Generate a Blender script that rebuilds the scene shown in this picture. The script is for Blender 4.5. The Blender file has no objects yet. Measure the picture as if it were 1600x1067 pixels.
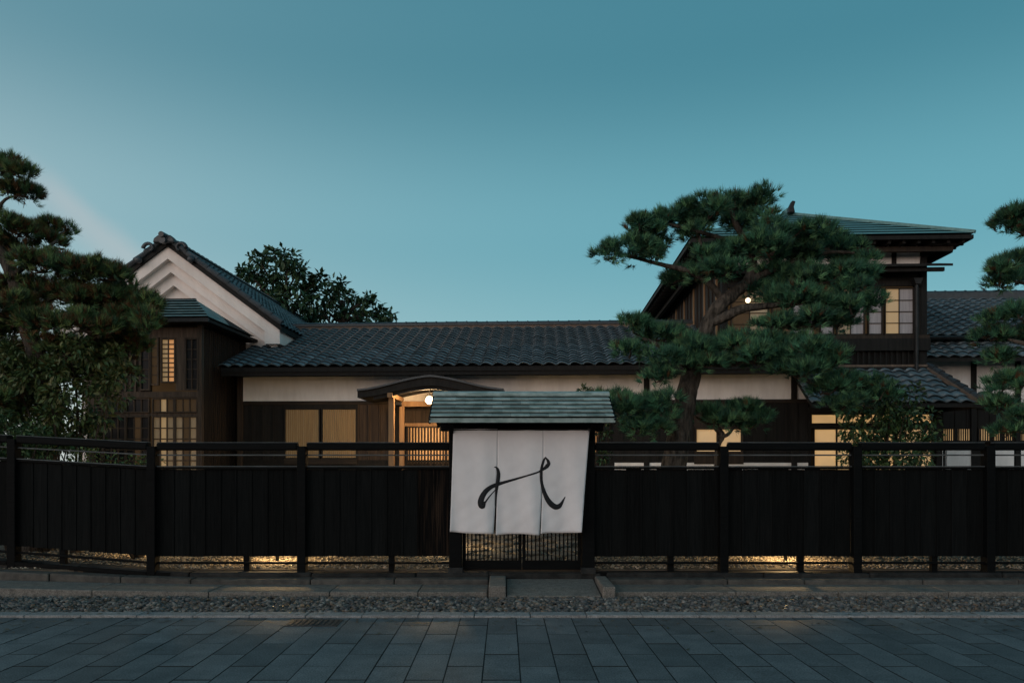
import bpy, math, random
import numpy as np
from mathutils import Vector, Matrix

random.seed(7)
rng = np.random.default_rng(11)
R = math.radians
scene = bpy.context.scene
C = scene.collection

# ------------------------------------------------------------------ camera
F, H, CX, HY = 1244.0, 1.68, 788.0, 722.0          # focal length and vanishing point on a 1600 x 1067 frame
cam = bpy.data.cameras.new('camera')
cam.sensor_width = 36.0
cam.lens = 36.0 * F / 1600.0
cam.shift_x = (800.0 - CX) / 1600.0
cam.shift_y = (HY - 533.5) / 1600.0
cam.clip_end = 3000.0
camo = bpy.data.objects.new('camera', cam)
camo.location = (0, 0, H)
camo.rotation_euler = (R(90), 0, 0)
C.objects.link(camo)
scene.camera = camo

# ------------------------------------------------------------------ world: dusk sky
def lin(r, g, b):
    f = lambda c: (c / 255.0 / 12.92) if c <= 10 else ((c / 255.0 + 0.055) / 1.055) ** 2.4
    return (f(r), f(g), f(b), 1.0)

SUN_AZ = R(-140)       # afterglow lies behind and to the left of the camera
SUN_EL = R(11)
w = bpy.data.worlds.new('World')
scene.world = w
w.use_nodes = True
nt = w.node_tree
for n in list(nt.nodes):
    nt.nodes.remove(n)
N = nt.nodes.new
L = nt.links.new
out = N('ShaderNodeOutputWorld')
bg = N('ShaderNodeBackground')
L(bg.outputs[0], out.inputs[0])
tc = N('ShaderNodeTexCoord')
sep = N('ShaderNodeSeparateXYZ')
L(tc.outputs['Generated'], sep.inputs[0])

def ramp(stops):
    r = N('ShaderNodeValToRGB')
    el = r.color_ramp.elements
    while len(el) < len(stops):
        el.new(0.5)
    for e, (p, c) in zip(el, stops):
        e.position = p
        e.color = c
    r.color_ramp.interpolation = 'EASE'
    return r
cool = ramp([(0.0, lin(134, 182, 192)), (0.12, lin(118, 176, 189)), (0.27, lin(94, 160, 176)), (0.46, lin(60, 126, 144)), (0.62, lin(56, 120, 140)), (1.0, lin(56, 118, 138))])
warm = ramp([(0.0, (1.25, .90, .68, 1)), (0.12, (1.0, .82, .70, 1)), (0.27, (.62, .64, .64, 1)), (0.46, (.26, .40, .46, 1)), (0.62, (.12, .28, .34, 1)), (1.0, lin(56, 118, 138))])
L(sep.outputs['Z'], cool.inputs[0])
L(sep.outputs['Z'], warm.inputs[0])
dot = N('ShaderNodeVectorMath'); dot.operation = 'DOT_PRODUCT'
L(tc.outputs['Generated'], dot.inputs[0])
dot.inputs[1].default_value = (math.sin(SUN_AZ), math.cos(SUN_AZ), 0.0)
mr = N('ShaderNodeMapRange'); mr.interpolation_type = 'SMOOTHSTEP'
mr.inputs['From Min'].default_value = -1.05
mr.inputs['From Max'].default_value = 0.9
L(dot.outputs['Value'], mr.inputs['Value'])
mix = N('ShaderNodeMix'); mix.data_type = 'RGBA'
L(mr.outputs[0], mix.inputs['Factor'])
L(cool.outputs[0], mix.inputs['A'])
L(warm.outputs[0], mix.inputs['B'])
# one thin streak of high cloud low in the left sky, lit by the afterglow
def sky_dir(px, py): return Vector(((px - CX) / F, 1.0, (HY - py) / F)).normalized()
d1, d2 = sky_dir(40, 262), sky_dir(225, 412)
cn = d1.cross(d2).normalized()
if cn.z < 0: cn = -cn
ca = (d2 - d1).normalized(); cmid = (d1 + d2) / 2
ns = N('ShaderNodeTexNoise'); ns.inputs['Scale'].default_value = 9.0; ns.inputs['Detail'].default_value = 4
L(tc.outputs['Generated'], ns.inputs['Vector'])
dn = N('ShaderNodeVectorMath'); dn.operation = 'DOT_PRODUCT'; L(tc.outputs['Generated'], dn.inputs[0]); dn.inputs[1].default_value = cn
da = N('ShaderNodeVectorMath'); da.operation = 'DOT_PRODUCT'; L(tc.outputs['Generated'], da.inputs[0]); da.inputs[1].default_value = ca
wob = N('ShaderNodeMath'); wob.operation = 'MULTIPLY_ADD'; L(ns.outputs[0], wob.inputs[0]); wob.inputs[1].default_value = .03; L(dn.outputs['Value'], wob.inputs[2])
def mrange(src, a, b):
    m = N('ShaderNodeMapRange'); m.interpolation_type = 'SMOOTHSTEP'
    m.inputs['From Min'].default_value = a; m.inputs['From Max'].default_value = b
    L(src, m.inputs['Value']); return m.outputs[0]
def mulv(a, b):
    m = N('ShaderNodeMath'); m.operation = 'MULTIPLY'; L(a, m.inputs[0])
    if isinstance(b, float): m.inputs[1].default_value = b
    else: L(b, m.inputs[1])
    return m.outputs[0]
k0 = ca.dot(cmid)
cl_ = mulv(mulv(mrange(wob.outputs[0], .034, .010), mrange(wob.outputs[0], -.022, .012)), mulv(mrange(da.outputs['Value'], k0 - .10, k0 - .02), mrange(da.outputs['Value'], k0 + .13, k0 + .05)))
mul = N('ShaderNodeMath'); mul.operation = 'MULTIPLY'; mul.use_clamp = True
L(cl_, mul.inputs[0]); mul.inputs[1].default_value = .22
mixc = N('ShaderNodeMix'); mixc.data_type = 'RGBA'
L(mul.outputs[0], mixc.inputs['Factor'])
L(mix.outputs['Result'], mixc.inputs['A'])
mixc.inputs['B'].default_value = lin(222, 200, 196)
sky = N('ShaderNodeTexSky'); sky.sky_type = 'NISHITA'; sky.sun_disc = False
sky.sun_elevation = R(2); sky.sun_rotation = SUN_AZ
add = N('ShaderNodeMix'); add.data_type = 'RGBA'; add.blend_type = 'ADD'
add.inputs['Factor'].default_value = 0.02
L(mixc.outputs['Result'], add.inputs['A'])
L(sky.outputs[0], add.inputs['B'])
L(add.outputs['Result'], bg.inputs['Color'])
bg.inputs['Strength'].default_value = 1.0

sun = bpy.data.lights.new('sun', 'SUN')
sun.energy = 0.95
sun.angle = R(50)
sun.color = (1.0, 0.87, 0.83)
suno = bpy.data.objects.new('sun', sun)
C.objects.link(suno)
sd = Vector((math.sin(SUN_AZ) * math.cos(SUN_EL), math.cos(SUN_AZ) * math.cos(SUN_EL), math.sin(SUN_EL)))
suno.rotation_euler = sd.to_track_quat('Z', 'Y').to_euler()

vs = scene.view_settings
vs.view_transform = 'Standard'
vs.look = 'None'
vs.exposure = 0.0
vs.gamma = 1.0
vs.use_curve_mapping = False

# ------------------------------------------------------------------ frames: street (W) and house (turned 2.85 degrees)
A0 = R(2.85)
O0 = Vector((0, 17.3, 0))
U0 = Vector((math.cos(A0), -math.sin(A0), 0))
V0 = Vector((math.sin(A0), math.cos(A0), 0))

def P(px, py, D):
    return Vector(((px - CX) * D / F, D, H + (HY - py) * D / F))

def hp(px, py, v):
    t = (px - CX) / F
    u = (t * (O0.y + v * math.cos(A0)) - v * math.sin(A0)) / (math.cos(A0) + t * math.sin(A0))
    d = O0.y - u * math.sin(A0) + v * math.cos(A0)
    return u, H + (HY - py) * d / F
UC = O0.y * math.sin(A0)      # the camera's u in the house frame

# ------------------------------------------------------------------ materials
MATS = {}
def mat(name, col, col2=None, rough=0.8, scale=6.0, stretch=(1, 1, 1), bump=0.0, spec=0.3, rand=0.0, emit=None, es=0.0, metal=0.0, dist=0.01, detail=5.0, lo=0.35, hi=0.65, bscale=None, speck=0.0, sscale=120.0):
    m = bpy.data.materials.new(name)
    m.use_nodes = True
    t = m.node_tree
    b = t.nodes['Principled BSDF']
    b.inputs['Roughness'].default_value = rough
    b.inputs['Specular IOR Level'].default_value = spec
    b.inputs['Metallic'].default_value = metal
    n = t.nodes.new
    l = t.links.new
    tcn = n('ShaderNodeTexCoord')
    mpn = n('ShaderNodeMapping')
    mpn.inputs['Scale'].default_value = stretch
    oi = n('ShaderNodeObjectInfo')
    sc = n('ShaderNodeVectorMath'); sc.operation = 'SCALE'
    l(oi.outputs['Location'], sc.inputs[0]); sc.inputs['Scale'].default_value = 1.7
    ad = n('ShaderNodeVectorMath'); ad.operation = 'ADD'
    l(tcn.outputs['Object'], ad.inputs[0]); l(sc.outputs[0], ad.inputs[1])
    l(ad.outputs[0], mpn.inputs[0])
    no = n('ShaderNodeTexNoise')
    no.inputs['Scale'].default_value = scale
    no.inputs['Detail'].default_value = detail
    no.inputs['Roughness'].default_value = 0.62
    l(mpn.outputs[0], no.inputs['Vector'])
    mx = n('ShaderNodeMix'); mx.data_type = 'RGBA'
    rg = n('ShaderNodeMapRange'); rg.inputs['From Min'].default_value = lo; rg.inputs['From Max'].default_value = hi
    l(no.outputs[0], rg.inputs['Value'])
    l(rg.outputs[0], mx.inputs['Factor'])
    c2 = col2 or tuple(x * 0.75 for x in col)
    mx.inputs['A'].default_value = (*col, 1)
    mx.inputs['B'].default_value = (*c2, 1)
    last = mx.outputs['Result']
    if speck:
        sn = n('ShaderNodeTexNoise'); sn.inputs['Scale'].default_value = sscale; sn.inputs['Detail'].default_value = 3
        l(ad.outputs[0], sn.inputs['Vector'])
        sr = n('ShaderNodeMapRange'); sr.inputs['From Min'].default_value = .3; sr.inputs['From Max'].default_value = .7
        sr.inputs['To Min'].default_value = 1 - speck; sr.inputs['To Max'].default_value = 1 + speck
        l(sn.outputs[0], sr.inputs['Value'])
        sv = n('ShaderNodeVectorMath'); sv.operation = 'SCALE'
        l(last, sv.inputs[0]); l(sr.outputs[0], sv.inputs['Scale'])
        last = sv.outputs[0]
    if rand:
        hs = n('ShaderNodeHueSaturation')
        rr = n('ShaderNodeMapRange')
        rr.inputs['To Min'].default_value = 1 - rand; rr.inputs['To Max'].default_value = 1 + rand
        l(oi.outputs['Random'], rr.inputs['Value'])
        l(rr.outputs[0], hs.inputs['Value'])
        l(last, hs.inputs['Color'])
        last = hs.outputs[0]
    l(last, b.inputs['Base Color'])
    if bump:
        bp = n('ShaderNodeBump')
        bp.inputs['Strength'].default_value = bump
        bp.inputs['Distance'].default_value = dist
        src = no
        if bscale:
            src = n('ShaderNodeTexNoise'); src.inputs['Scale'].default_value = bscale; src.inputs['Detail'].default_value = 4
            l(mpn.outputs[0], src.inputs['Vector'])
        l(src.outputs[0], bp.inputs['Height'])
        l(bp.outputs[0], b.inputs['Normal'])
    if emit:
        b.inputs['Emission Color'].default_value = (*emit, 1)
        b.inputs['Emission Strength'].default_value = es
        # uneven paper: emission follows the noise a little
        mm = n('ShaderNodeMapRange'); mm.inputs['From Min'].default_value = .25; mm.inputs['From Max'].default_value = .75; mm.inputs['To Min'].default_value = es * 0.6; mm.inputs['To Max'].default_value = es * 1.25
        l(no.outputs[0], mm.inputs['Value']); l(mm.outputs[0], b.inputs['Emission Strength'])
    MATS[name] = m
    return m

GR = (5, 5, 0.35)
mat('charred', (.0026, .0034, .0036), (.006, .0068, .007), .85, 5, (9, 9, .5), .5, .08, .28)
mat('weathered', (.040, .026, .018), (.0035, .0035, .0036), .9, 3.2, (9, 9, .35), .5, .08, .3, lo=.3, hi=.52)
mat('fence_beam', (.0026, .0034, .0038), (.0012, .0017, .0020), .7, 4, (.8, 8, 8), .4, .09)
mat('grey_wood', (.10, .11, .112), (.05, .056, .058), .8, 4, (.8, 8, 8), .3, .2)
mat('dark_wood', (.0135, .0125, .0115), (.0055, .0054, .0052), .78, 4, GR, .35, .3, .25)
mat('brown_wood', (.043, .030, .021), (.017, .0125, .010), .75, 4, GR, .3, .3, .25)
mat('beam_wood', (.032, .024, .018), (.014, .011, .009), .75, 4, (.6, 6, 6), .3, .3)
mat('annex_wood', (.10, .072, .052), (.042, .031, .024), .75, 4, GR, .3, .3, .25)
mat('light_wood', (.30, .19, .10), (.22, .13, .07), .7, 4, GR, .2, .3, .1)
mat('plaster', (.85, .845, .84), (.68, .67, .66), .9, 3.0, (1.4, 1.4, .35), .08, .2, detail=8, lo=.38, hi=.75)
mat('gable_plaster', (.90, .82, .775), (.74, .665, .62), .9, 1.6, (1.3, 1.3, .35), .06, .2, detail=8)
mat('tile', (.105, .142, .165), (.052, .076, .092), .36, 5, (1, 1, 1), .2, .5, .38)
mat('mortar', (.20, .145, .11), (.11, .085, .07), .95, 8, (1, 1, 1), .2)
mat('ridge_tile', (.05, .058, .066), (.03, .036, .042), .5, 9, (1, 1, 1), .15, .5, .25)
mat('copper', (.16, .32, .32), (.09, .21, .215), .55, 5, (1.2, 3, 3), .1, .4, .12)
mat('copper_grey', (.29, .36, .35), (.12, .175, .165), .6, 3.5, (1.6, 2.2, 2.2), .15, .35, .3, detail=8)
mat('stone', (.085, .080, .072), (.042, .041, .039), .9, 7, (1, 1, 1), .5, .2, .15, bscale=26)
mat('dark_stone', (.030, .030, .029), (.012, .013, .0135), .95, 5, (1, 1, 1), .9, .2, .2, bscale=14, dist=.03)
mat('granite', (.165, .155, .140), (.105, .100, .092), .85, 12, (1, 1, 1), .3, .25, .1, bscale=60, speck=.45, sscale=70)
mat('kerb_granite', (.24, .235, .235), (.165, .162, .162), .85, 14, (1, 1, 1), .25, .25, .1, bscale=60, speck=.4, sscale=90)
mat('paver', (.125, .130, .134), (.078, .084, .088), .68, 3.2, (1, 1, 1), .25, .35, .22, bscale=70, dist=.004, detail=9, speck=.55, sscale=75, lo=.3, hi=.6)
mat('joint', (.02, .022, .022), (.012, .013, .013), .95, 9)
mat('earth', (.10, .085, .065), (.06, .05, .04), .95, 8, (1, 1, 1), .6, .1, bscale=30)
mat('gravel_bed', (.06, .056, .052), (.03, .029, .028), .95, 22, (1, 1, 1), .8)
mat('bark', (.100, .086, .072), (.020, .0175, .015), .95, 4.5, (3, 3, 1), 1.0, .15, bscale=7, dist=.05)
mat('twig', (.06, .046, .036), (.03, .024, .02), .95, 8, (1, 1, 1), .5)
mat('ink', (.014, .015, .018), (.010, .011, .013), .85, 9)
mat('cloth', (.66, .655, .67), (.60, .595, .61), .95, 3.0, (1, 1, 1), .12, .1, bscale=160, dist=.002)
mat('shoji', (.62, .52, .38), None, .9, 3.6, (1, 1, 1), 0, .1, emit=(1.0, .60, .25), es=.34)
mat('shoji_hot', (.62, .52, .38), None, .9, 3.4, (1, 1, 1), 0, .1, emit=(1.0, .58, .22), es=.42)
mat('shoji_orange', (.55, .40, .25), None, .9, 2.0, (1, 1, 1), 0, .1, emit=(1.0, .43, .14), es=.50)
mat('shoji_mid', (.45, .38, .28), None, .9, 2.0, (1, 1, 1), 0, .1, emit=(1.0, .62, .26), es=.20)
mat('shoji_dim', (.45, .38, .28), None, .9, 3.0, (1, 1, 1), 0, .1, emit=(1.0, .62, .28), es=.05)
mat('room_dim', (.07, .055, .042), (.03, .025, .02), .9, 4, (1, 1, 1), 0, .1, emit=(1.0, .58, .26), es=.035)
mat('curtain', (.40, .39, .42), (.26, .26, .29), .9, 3.0, (6, 1, .4), 0, .1, emit=(1.0, .80, .62), es=.03)  # upper window glass: reflected sky painted in as lavender colour with a faint glow
mat('glass', (.022, .025, .028), (.012, .014, .017), .28, 2, spec=.12)
mat('bamboo', (.34, .235, .11), (.24, .16, .075), .6, 5, (8, 8, .5), .2, .4)
mat('lamp_glass', (.9, .85, .75), None, .4, 2, emit=(1.0, .78, .46), es=3.2)
mat('metal_dark', (.03, .032, .034), (.02, .022, .023), .5, 8, metal=.6)
mat('iron_lid', (.055, .056, .058), (.03, .031, .032), .6, 14, metal=.3, bump=.4)

def attr_mat(name, rough=.75, spec=.3, trans=0.0):
    m = bpy.data.materials.new(name); m.use_nodes = True
    t = m.node_tree; b = t.nodes['Principled BSDF']
    a = t.nodes.new('ShaderNodeAttribute'); a.attribute_name = 'tint'
    t.links.new(a.outputs['Color'], b.inputs['Base Color'])
    b.inputs['Roughness'].default_value = rough
    b.inputs['Specular IOR Level'].default_value = spec
    MATS[name] = m
attr_mat('needles', .6, .25)
attr_mat('leaves', .5, .35)
attr_mat('pebbles', .8, .3)

# ------------------------------------------------------------------ object helpers
BASE = {}
def props(o, label=None, cat=None, group=None, kind=None):
    if label: o['label'] = label
    if cat: o['category'] = cat
    if group: o['group'] = group
    if kind: o['kind'] = kind
    return o

def thing(name, label, cat, base=(0, 0, 0), frame='W', group=None, kind=None):
    o = bpy.data.objects.new(name, None)
    o.empty_display_size = 0.2
    C.objects.link(o)
    b = Vector(base)
    BASE[o] = b
    if frame == 'H':
        o.location = O0 + U0 * b.x + V0 * b.y + Vector((0, 0, b.z))
        o.rotation_euler = (0, 0, -A0)
    else:
        o.location = b
    return props(o, label, cat, group, kind)

def link(name, me, parent=None, loc=None, m=None):
    o = bpy.data.objects.new(name, me)
    C.objects.link(o)
    if m and not me.materials:
        me.materials.append(MATS[m])
    if parent is not None:
        o.parent = parent
        BASE[o] = BASE[parent]
        if loc is not None:
            o.location = Vector(loc) - BASE[parent]
    elif loc is not None:
        o.location = loc
    return o

class MB:
    def __init__(s):
        s.v = []; s.f = []
    def face(s, pts):
        i = len(s.v)
        s.v += [tuple(p) for p in pts]
        s.f.append(tuple(range(i, i + len(pts))))
        return s
    def box(s, x0, x1, y0, y1, z0, z1):
        if x0 > x1: x0, x1 = x1, x0
        if y0 > y1: y0, y1 = y1, y0
        if z0 > z1: z0, z1 = z1, z0
        i = len(s.v)
        s.v += [(x0, y0, z0), (x1, y0, z0), (x1, y1, z0), (x0, y1, z0), (x0, y0, z1), (x1, y0, z1), (x1, y1, z1), (x0, y1, z1)]
        s.f += [tuple(i + k for k in q) for q in ((0, 3, 2, 1), (4, 5, 6, 7), (0, 1, 5, 4), (1, 2, 6, 5), (2, 3, 7, 6), (3, 0, 4, 7))]
        return s
    def bar(s, a, b, w, h, up=(0, 0, 1)):
        """box of width w and height h along the segment a-b (axis through the middle)"""
        a = Vector(a); b = Vector(b); d = (b - a).normalized()
        up = Vector(up)
        if abs(d.dot(up)) > .98: up = Vector((0, 1, 0))
        r = d.cross(up).normalized(); n = r.cross(d).normalized()
        i = len(s.v)
        for p in (a, b):
            for q, k in ((-1, -1), (1, -1), (1, 1), (-1, 1)):
                s.v.append(tuple(p + r * (q * w / 2) + n * (k * h / 2)))
        s.f += [tuple(i + k for k in q) for q in ((3, 2, 1, 0), (4, 5, 6, 7), (0, 1, 5, 4), (1, 2, 6, 5), (2, 3, 7, 6), (3, 0, 4, 7))]
        return s
    def prism(s, poly, y0, y1):
        """polygon in (x, z) pushed from y0 to y1"""
        n = len(poly); i = len(s.v)
        s.v += [(p[0], y0, p[1]) for p in poly] + [(p[0], y1, p[1]) for p in poly]
        s.f.append(tuple(range(i, i + n))); s.f.append(tuple(range(i + 2 * n - 1, i + n - 1, -1)))
        for k in range(n):
            j = (k + 1) % n
            s.f.append((i + j, i + k, i + n + k, i + n + j))
        return s
    def tube(s, pts, rad, seg=8, cap=True, wob=0.0):
        pts = [Vector(p) for p in pts]
        n = len(pts); i = len(s.v)
        prev = None
        for k, p in enumerate(pts):
            d = (pts[min(k + 1, n - 1)] - pts[max(k - 1, 0)]).normalized()
            ref = prev if prev is not None else (Vector((1, 0, 0)) if abs(d.x) < .9 else Vector((0, 1, 0)))
            r = (ref - d * ref.dot(d)).normalized(); q = d.cross(r)
            prev = r
            rr = rad[k] if hasattr(rad, '__len__') else rad
            for a in range(seg):
                t = 2 * math.pi * a / seg
                m = rr * (1 + wob * random.uniform(-1, 1))
                s.v.append(tuple(p + r * (math.cos(t) * m) + q * (math.sin(t) * m)))
        for k in range(n - 1):
            for a in range(seg):
                b = (a + 1) % seg
                s.f.append((i + k * seg + a, i + k * seg + b, i + (k + 1) * seg + b, i + (k + 1) * seg + a))
        if cap:
            s.f.append(tuple(i + a for a in reversed(range(seg))))
            s.f.append(tuple(i + (n - 1) * seg + a for a in range(seg)))
        return s
    def sphere(s, c, r, seg=16, rings=10, sc=(1, 1, 1)):
        i = len(s.v)
        for k in range(rings + 1):
            ph = math.pi * k / rings
            for a in range(seg):
                t = 2 * math.pi * a / seg
                s.v.append((c[0] + r * sc[0] * math.sin(ph) * math.cos(t), c[1] + r * sc[1] * math.sin(ph) * math.sin(t), c[2] + r * sc[2] * math.cos(ph)))
        for k in range(rings):
            for a in range(seg):
                b = (a + 1) % seg
                s.f.append((i + k * seg + b, i + k * seg + a, i + (k + 1) * seg + a, i + (k + 1) * seg + b))
        return s
    def mesh(s, name, base=(0, 0, 0), smooth=False, fix=True):
        me = bpy.data.meshes.new(name)
        b = base
        me.from_pydata([(x - b[0], y - b[1], z - b[2]) for x, y, z in s.v], [], s.f)
        if fix:
            import bmesh
            bm = bmesh.new(); bm.from_mesh(me)
            bmesh.ops.recalc_face_normals(bm, faces=bm.faces[:])
            bm.to_mesh(me); bm.free()
        if smooth:
            for p in me.polygons: p.use_smooth = True
        return me
    def build(s, name, m, parent=None, smooth=False, kind=None, bevel=0.0):
        b = BASE[parent] if parent is not None else (0, 0, 0)
        o = link(name, s.mesh(name, b, smooth), parent, m=m)
        if parent is None: BASE[o] = Vector((0, 0, 0))
        if kind: o['kind'] = kind
        if bevel:
            md = o.modifiers.new('bevel', 'BEVEL'); md.width = bevel; md.segments = 2; md.limit_method = 'ANGLE'
        return o

def tri_mesh(name, V, T, tint=None, base=(0, 0, 0), smooth=False):
    """fast mesh from numpy arrays; tint is one RGB per triangle"""
    me = bpy.data.meshes.new(name)
    V = np.asarray(V, dtype=np.float32) - np.asarray(base, dtype=np.float32)
    T = np.asarray(T, dtype=np.int32)
    k = T.shape[1]
    me.vertices.add(len(V)); me.vertices.foreach_set('co', V.ravel())
    me.loops.add(T.size); me.loops.foreach_set('vertex_index', T.ravel())
    me.polygons.add(len(T))
    me.polygons.foreach_set('loop_start', np.arange(0, T.size, k, dtype=np.int32))
    me.polygons.foreach_set('loop_total', np.full(len(T), k, dtype=np.int32))
    if smooth:
        me.polygons.foreach_set('use_smooth', np.ones(len(T), dtype=bool))
    me.update(calc_edges=True)
    if tint is not None:
        a = me.attributes.new('tint', 'FLOAT_COLOR', 'FACE')
        col = np.ones((len(T), 4), dtype=np.float32); col[:, :3] = tint
        a.data.foreach_set('color', col.ravel())
    return me

def smooth_path(pts, rad, sub=4):
    pts = [Vector(p) for p in pts]
    P_, R_ = [], []
    n = len(pts)
    for i in range(n - 1):
        p0, p1, p2, p3 = pts[max(i - 1, 0)], pts[i], pts[i + 1], pts[min(i + 2, n - 1)]
        for k in range(sub):
            t = k / sub
            P_.append(.5 * ((2 * p1) + (p2 - p0) * t + (2 * p0 - 5 * p1 + 4 * p2 - p3) * t * t + (3 * p1 - p0 - 3 * p2 + p3) * t ** 3))
            R_.append(rad[i] * (1 - t) + rad[i + 1] * t)
    P_.append(pts[-1]); R_.append(rad[-1])
    return P_, R_

def point_light(name, loc, power, color, size, parent):
    l = bpy.data.lights.new(name, 'POINT'); l.energy = power; l.color = color; l.shadow_soft_size = size
    o = bpy.data.objects.new(name, l); C.objects.link(o)
    o.parent = parent; o.location = Vector(loc) - BASE[parent]
    return o

def wp(u, v, z):       # house frame to world
    return O0 + U0 * u + V0 * v + Vector((0, 0, z))

# ================================================================== SETTING
# terrain to the horizon
g = MB().face([(-1500, -1500, -.09), (1500, -1500, -.09), (1500, 1500, -.09), (-1500, 1500, -.09)])
props(g.build('ground', 'earth'), 'bare brown earth reaching to the horizon', 'ground', kind='structure')

pav = MB().box(-14, 14, -6, 8.62, -.08, -.005)
pave = props(pav.build('street_pavement', 'joint'), 'dark blue grey stone paved street in the foreground', 'pavement', kind='structure')
# slabs 0.30 m wide, laid lengthwise, joints staggered
def paver_mesh(w, l):
    b = .0015
    m = MB()
    x0, x1, y0, y1 = -w / 2 + .004, w / 2 - .004, -l / 2 + .0065, l / 2 - .0065
    lo = [(x0, y0, -.03), (x1, y0, -.03), (x1, y1, -.03), (x0, y1, -.03)]
    mi = [(x0, y0, -b), (x1, y0, -b), (x1, y1, -b), (x0, y1, -b)]
    hi = [(x0 + b, y0 + b, 0), (x1 - b, y0 + b, 0), (x1 - b, y1 - b, 0), (x0 + b, y1 - b, 0)]
    m.v = lo + mi + hi
    for k in range(4):
        j = (k + 1) % 4
        m.f += [(k, j, 4 + j, 4 + k), (4 + k, 4 + j, 8 + j, 8 + k)]
    m.f.append((8, 9, 10, 11))
    me = m.mesh('paver', fix=False)
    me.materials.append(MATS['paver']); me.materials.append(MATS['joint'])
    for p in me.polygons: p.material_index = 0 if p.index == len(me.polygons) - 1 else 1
    return me
PW = .2985
PM = {l: paver_mesh(PW, l) for l in (.41, .82)}
cands = []
for k in range(-28, 28):
    x = .126 + PW * (k + .5)
    y, l = 8.615, (.82 if k % 2 else .41)
    while y > 3.2:
        cands.append((x, y - l / 2, l)); y -= l; l = .82
cands = [c for c in cands if abs(c[0]) < .66 * (c[1] + .5) + .3 or c[1] > 7]
cands.sort(key=lambda c: -c[1])
near, rest = [], []
for c in cands:
    vis = abs(c[0] - 0) < .66 * c[1] + .2 and c[1] > 5.2
    (near if vis else rest).append(c)
rest += near[300:]; near = near[:300]
for x, y, l in near:
    o = link('paver', PM[l], pave, (x, y, random.uniform(-.0022, .0012)))
    o.rotation_euler = (random.uniform(-.003, .003), random.uniform(-.003, .003), 0)
vs_, fs_ = [], []
for x, y, l in rest:
    me = PM[l]; i0 = len(vs_)
    vs_ += [(v.co.x + x, v.co.y + y, v.co.z) for v in me.vertices]
    fs_ += [tuple(i0 + q for q in p.vertices) for p in me.polygons]
m = MB(); m.v = vs_; m.f = fs_
o = m.build('paver_rest', 'paver', pave, kind='stuff')
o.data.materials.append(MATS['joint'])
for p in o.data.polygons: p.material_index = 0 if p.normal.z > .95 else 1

# cast iron drain lid set in the paving
dl = thing('drain_cover', 'dark rectangular iron drain cover set into the stone paving', 'drain cover', (-2.0, 8.34, 0))
MB().box(-2.26, -1.72, 8.16, 8.5, -.03, .006).build('frame', 'iron_lid', dl)
for k in range(9):
    MB().box(-2.23 + k * .056, -2.23 + k * .056 + .03, 8.19, 8.47, .006, .012).build('slat', 'iron_lid', dl)

# kerb of pale granite stones
kb = MB().box(-14, 14, 8.62, 8.84, -.08, -.02)
kerb = props(kb.build('kerb', 'joint'), 'pale granite kerb between paving and pebble strip', 'kerb', kind='structure')
ks = MB().box(-.302, .302, 8.625, 8.835, -.05, .022).mesh('kerb_stone', (0, 8.73, 0)); ks.materials.append(MATS['kerb_granite'])
for k in range(-16, 17):
    o = link('kerb_stone', ks, kerb, (k * .61 - .02, 8.73, random.uniform(-.003, .003)))
    md = o.modifiers.new('bevel', 'BEVEL'); md.width = .008; md.segments = 1

# pebble strip
def pebbles(name, label, boxf, n, smin, smax, cols, mname='pebbles'):
    t = (1 + 5 ** .5) / 2
    ico = np.array([(-1, t, 0), (1, t, 0), (-1, -t, 0), (1, -t, 0), (0, -1, t), (0, 1, t), (0, -1, -t), (0, 1, -t), (t, 0, -1), (t, 0, 1), (-t, 0, -1), (-t, 0, 1)]) / 1.9
    fa = np.array([(0, 11, 5), (0, 5, 1), (0, 1, 7), (0, 7, 10), (0, 10, 11), (1, 5, 9), (5, 11, 4), (11, 10, 2), (10, 7, 6), (7, 1, 8), (3, 9, 4), (3, 4, 2), (3, 2, 6), (3, 6, 8), (3, 8, 9), (4, 9, 5), (2, 4, 11), (6, 2, 10), (8, 6, 7), (9, 8, 1)])
    pos = boxf(n)
    sz = rng.uniform(smin, smax, (n, 1)) * np.stack([rng.uniform(.7, 1.4, n), rng.uniform(.7, 1.3, n), rng.uniform(.45, .85, n)], 1)
    an = rng.uniform(0, 6.28, n); ti = rng.uniform(-.6, .6, n)
    jit = rng.uniform(.78, 1.2, (n, 12, 1))
    v = ico[None] * jit * sz[:, None, :]
    c, s = np.cos(ti)[:, None], np.sin(ti)[:, None]
    v = np.stack([v[..., 0], v[..., 1] * c - v[..., 2] * s, v[..., 1] * s + v[..., 2] * c], -1)
    c, s = np.cos(an)[:, None], np.sin(an)[:, None]
    v = np.stack([v[..., 0] * c - v[..., 1] * s, v[..., 0] * s + v[..., 1] * c, v[..., 2]], -1)
    v = v + pos[:, None, :]
    T = (fa[None] + (np.arange(n) * 12)[:, None, None]).reshape(-1, 3)
    cc = np.array(cols)[rng.integers(0, len(cols), n)] * rng.uniform(.6, 1.35, (n, 1))
    me = tri_mesh(name, v.reshape(-1, 3), T, np.repeat(cc, 20, axis=0), smooth=True)
    o = link(name, me, m=mname)
    return props(o, label, 'gravel', kind='stuff')
props(MB().box(-14, 14, 8.84, 9.95, -.08, -.03).build('gravel_bed', 'gravel_bed'), 'dark bed beneath the roadside pebbles', 'ground', kind='structure')
def strip(n):
    y = rng.uniform(8.85, 9.9, n)
    return np.stack([rng.uniform(-8.5, 8.5, n), y, rng.uniform(-.03, .012, n)], 1)
pebbles('pebble_strip', 'mixed grey and brown river pebbles filling the strip before the fence', strip, 21000, .011, .036,
        [(.12, .115, .11), (.075, .078, .078), (.15, .13, .11), (.10, .095, .095), (.20, .185, .17), (.055, .06, .064), (.13, .095, .07)])

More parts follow.
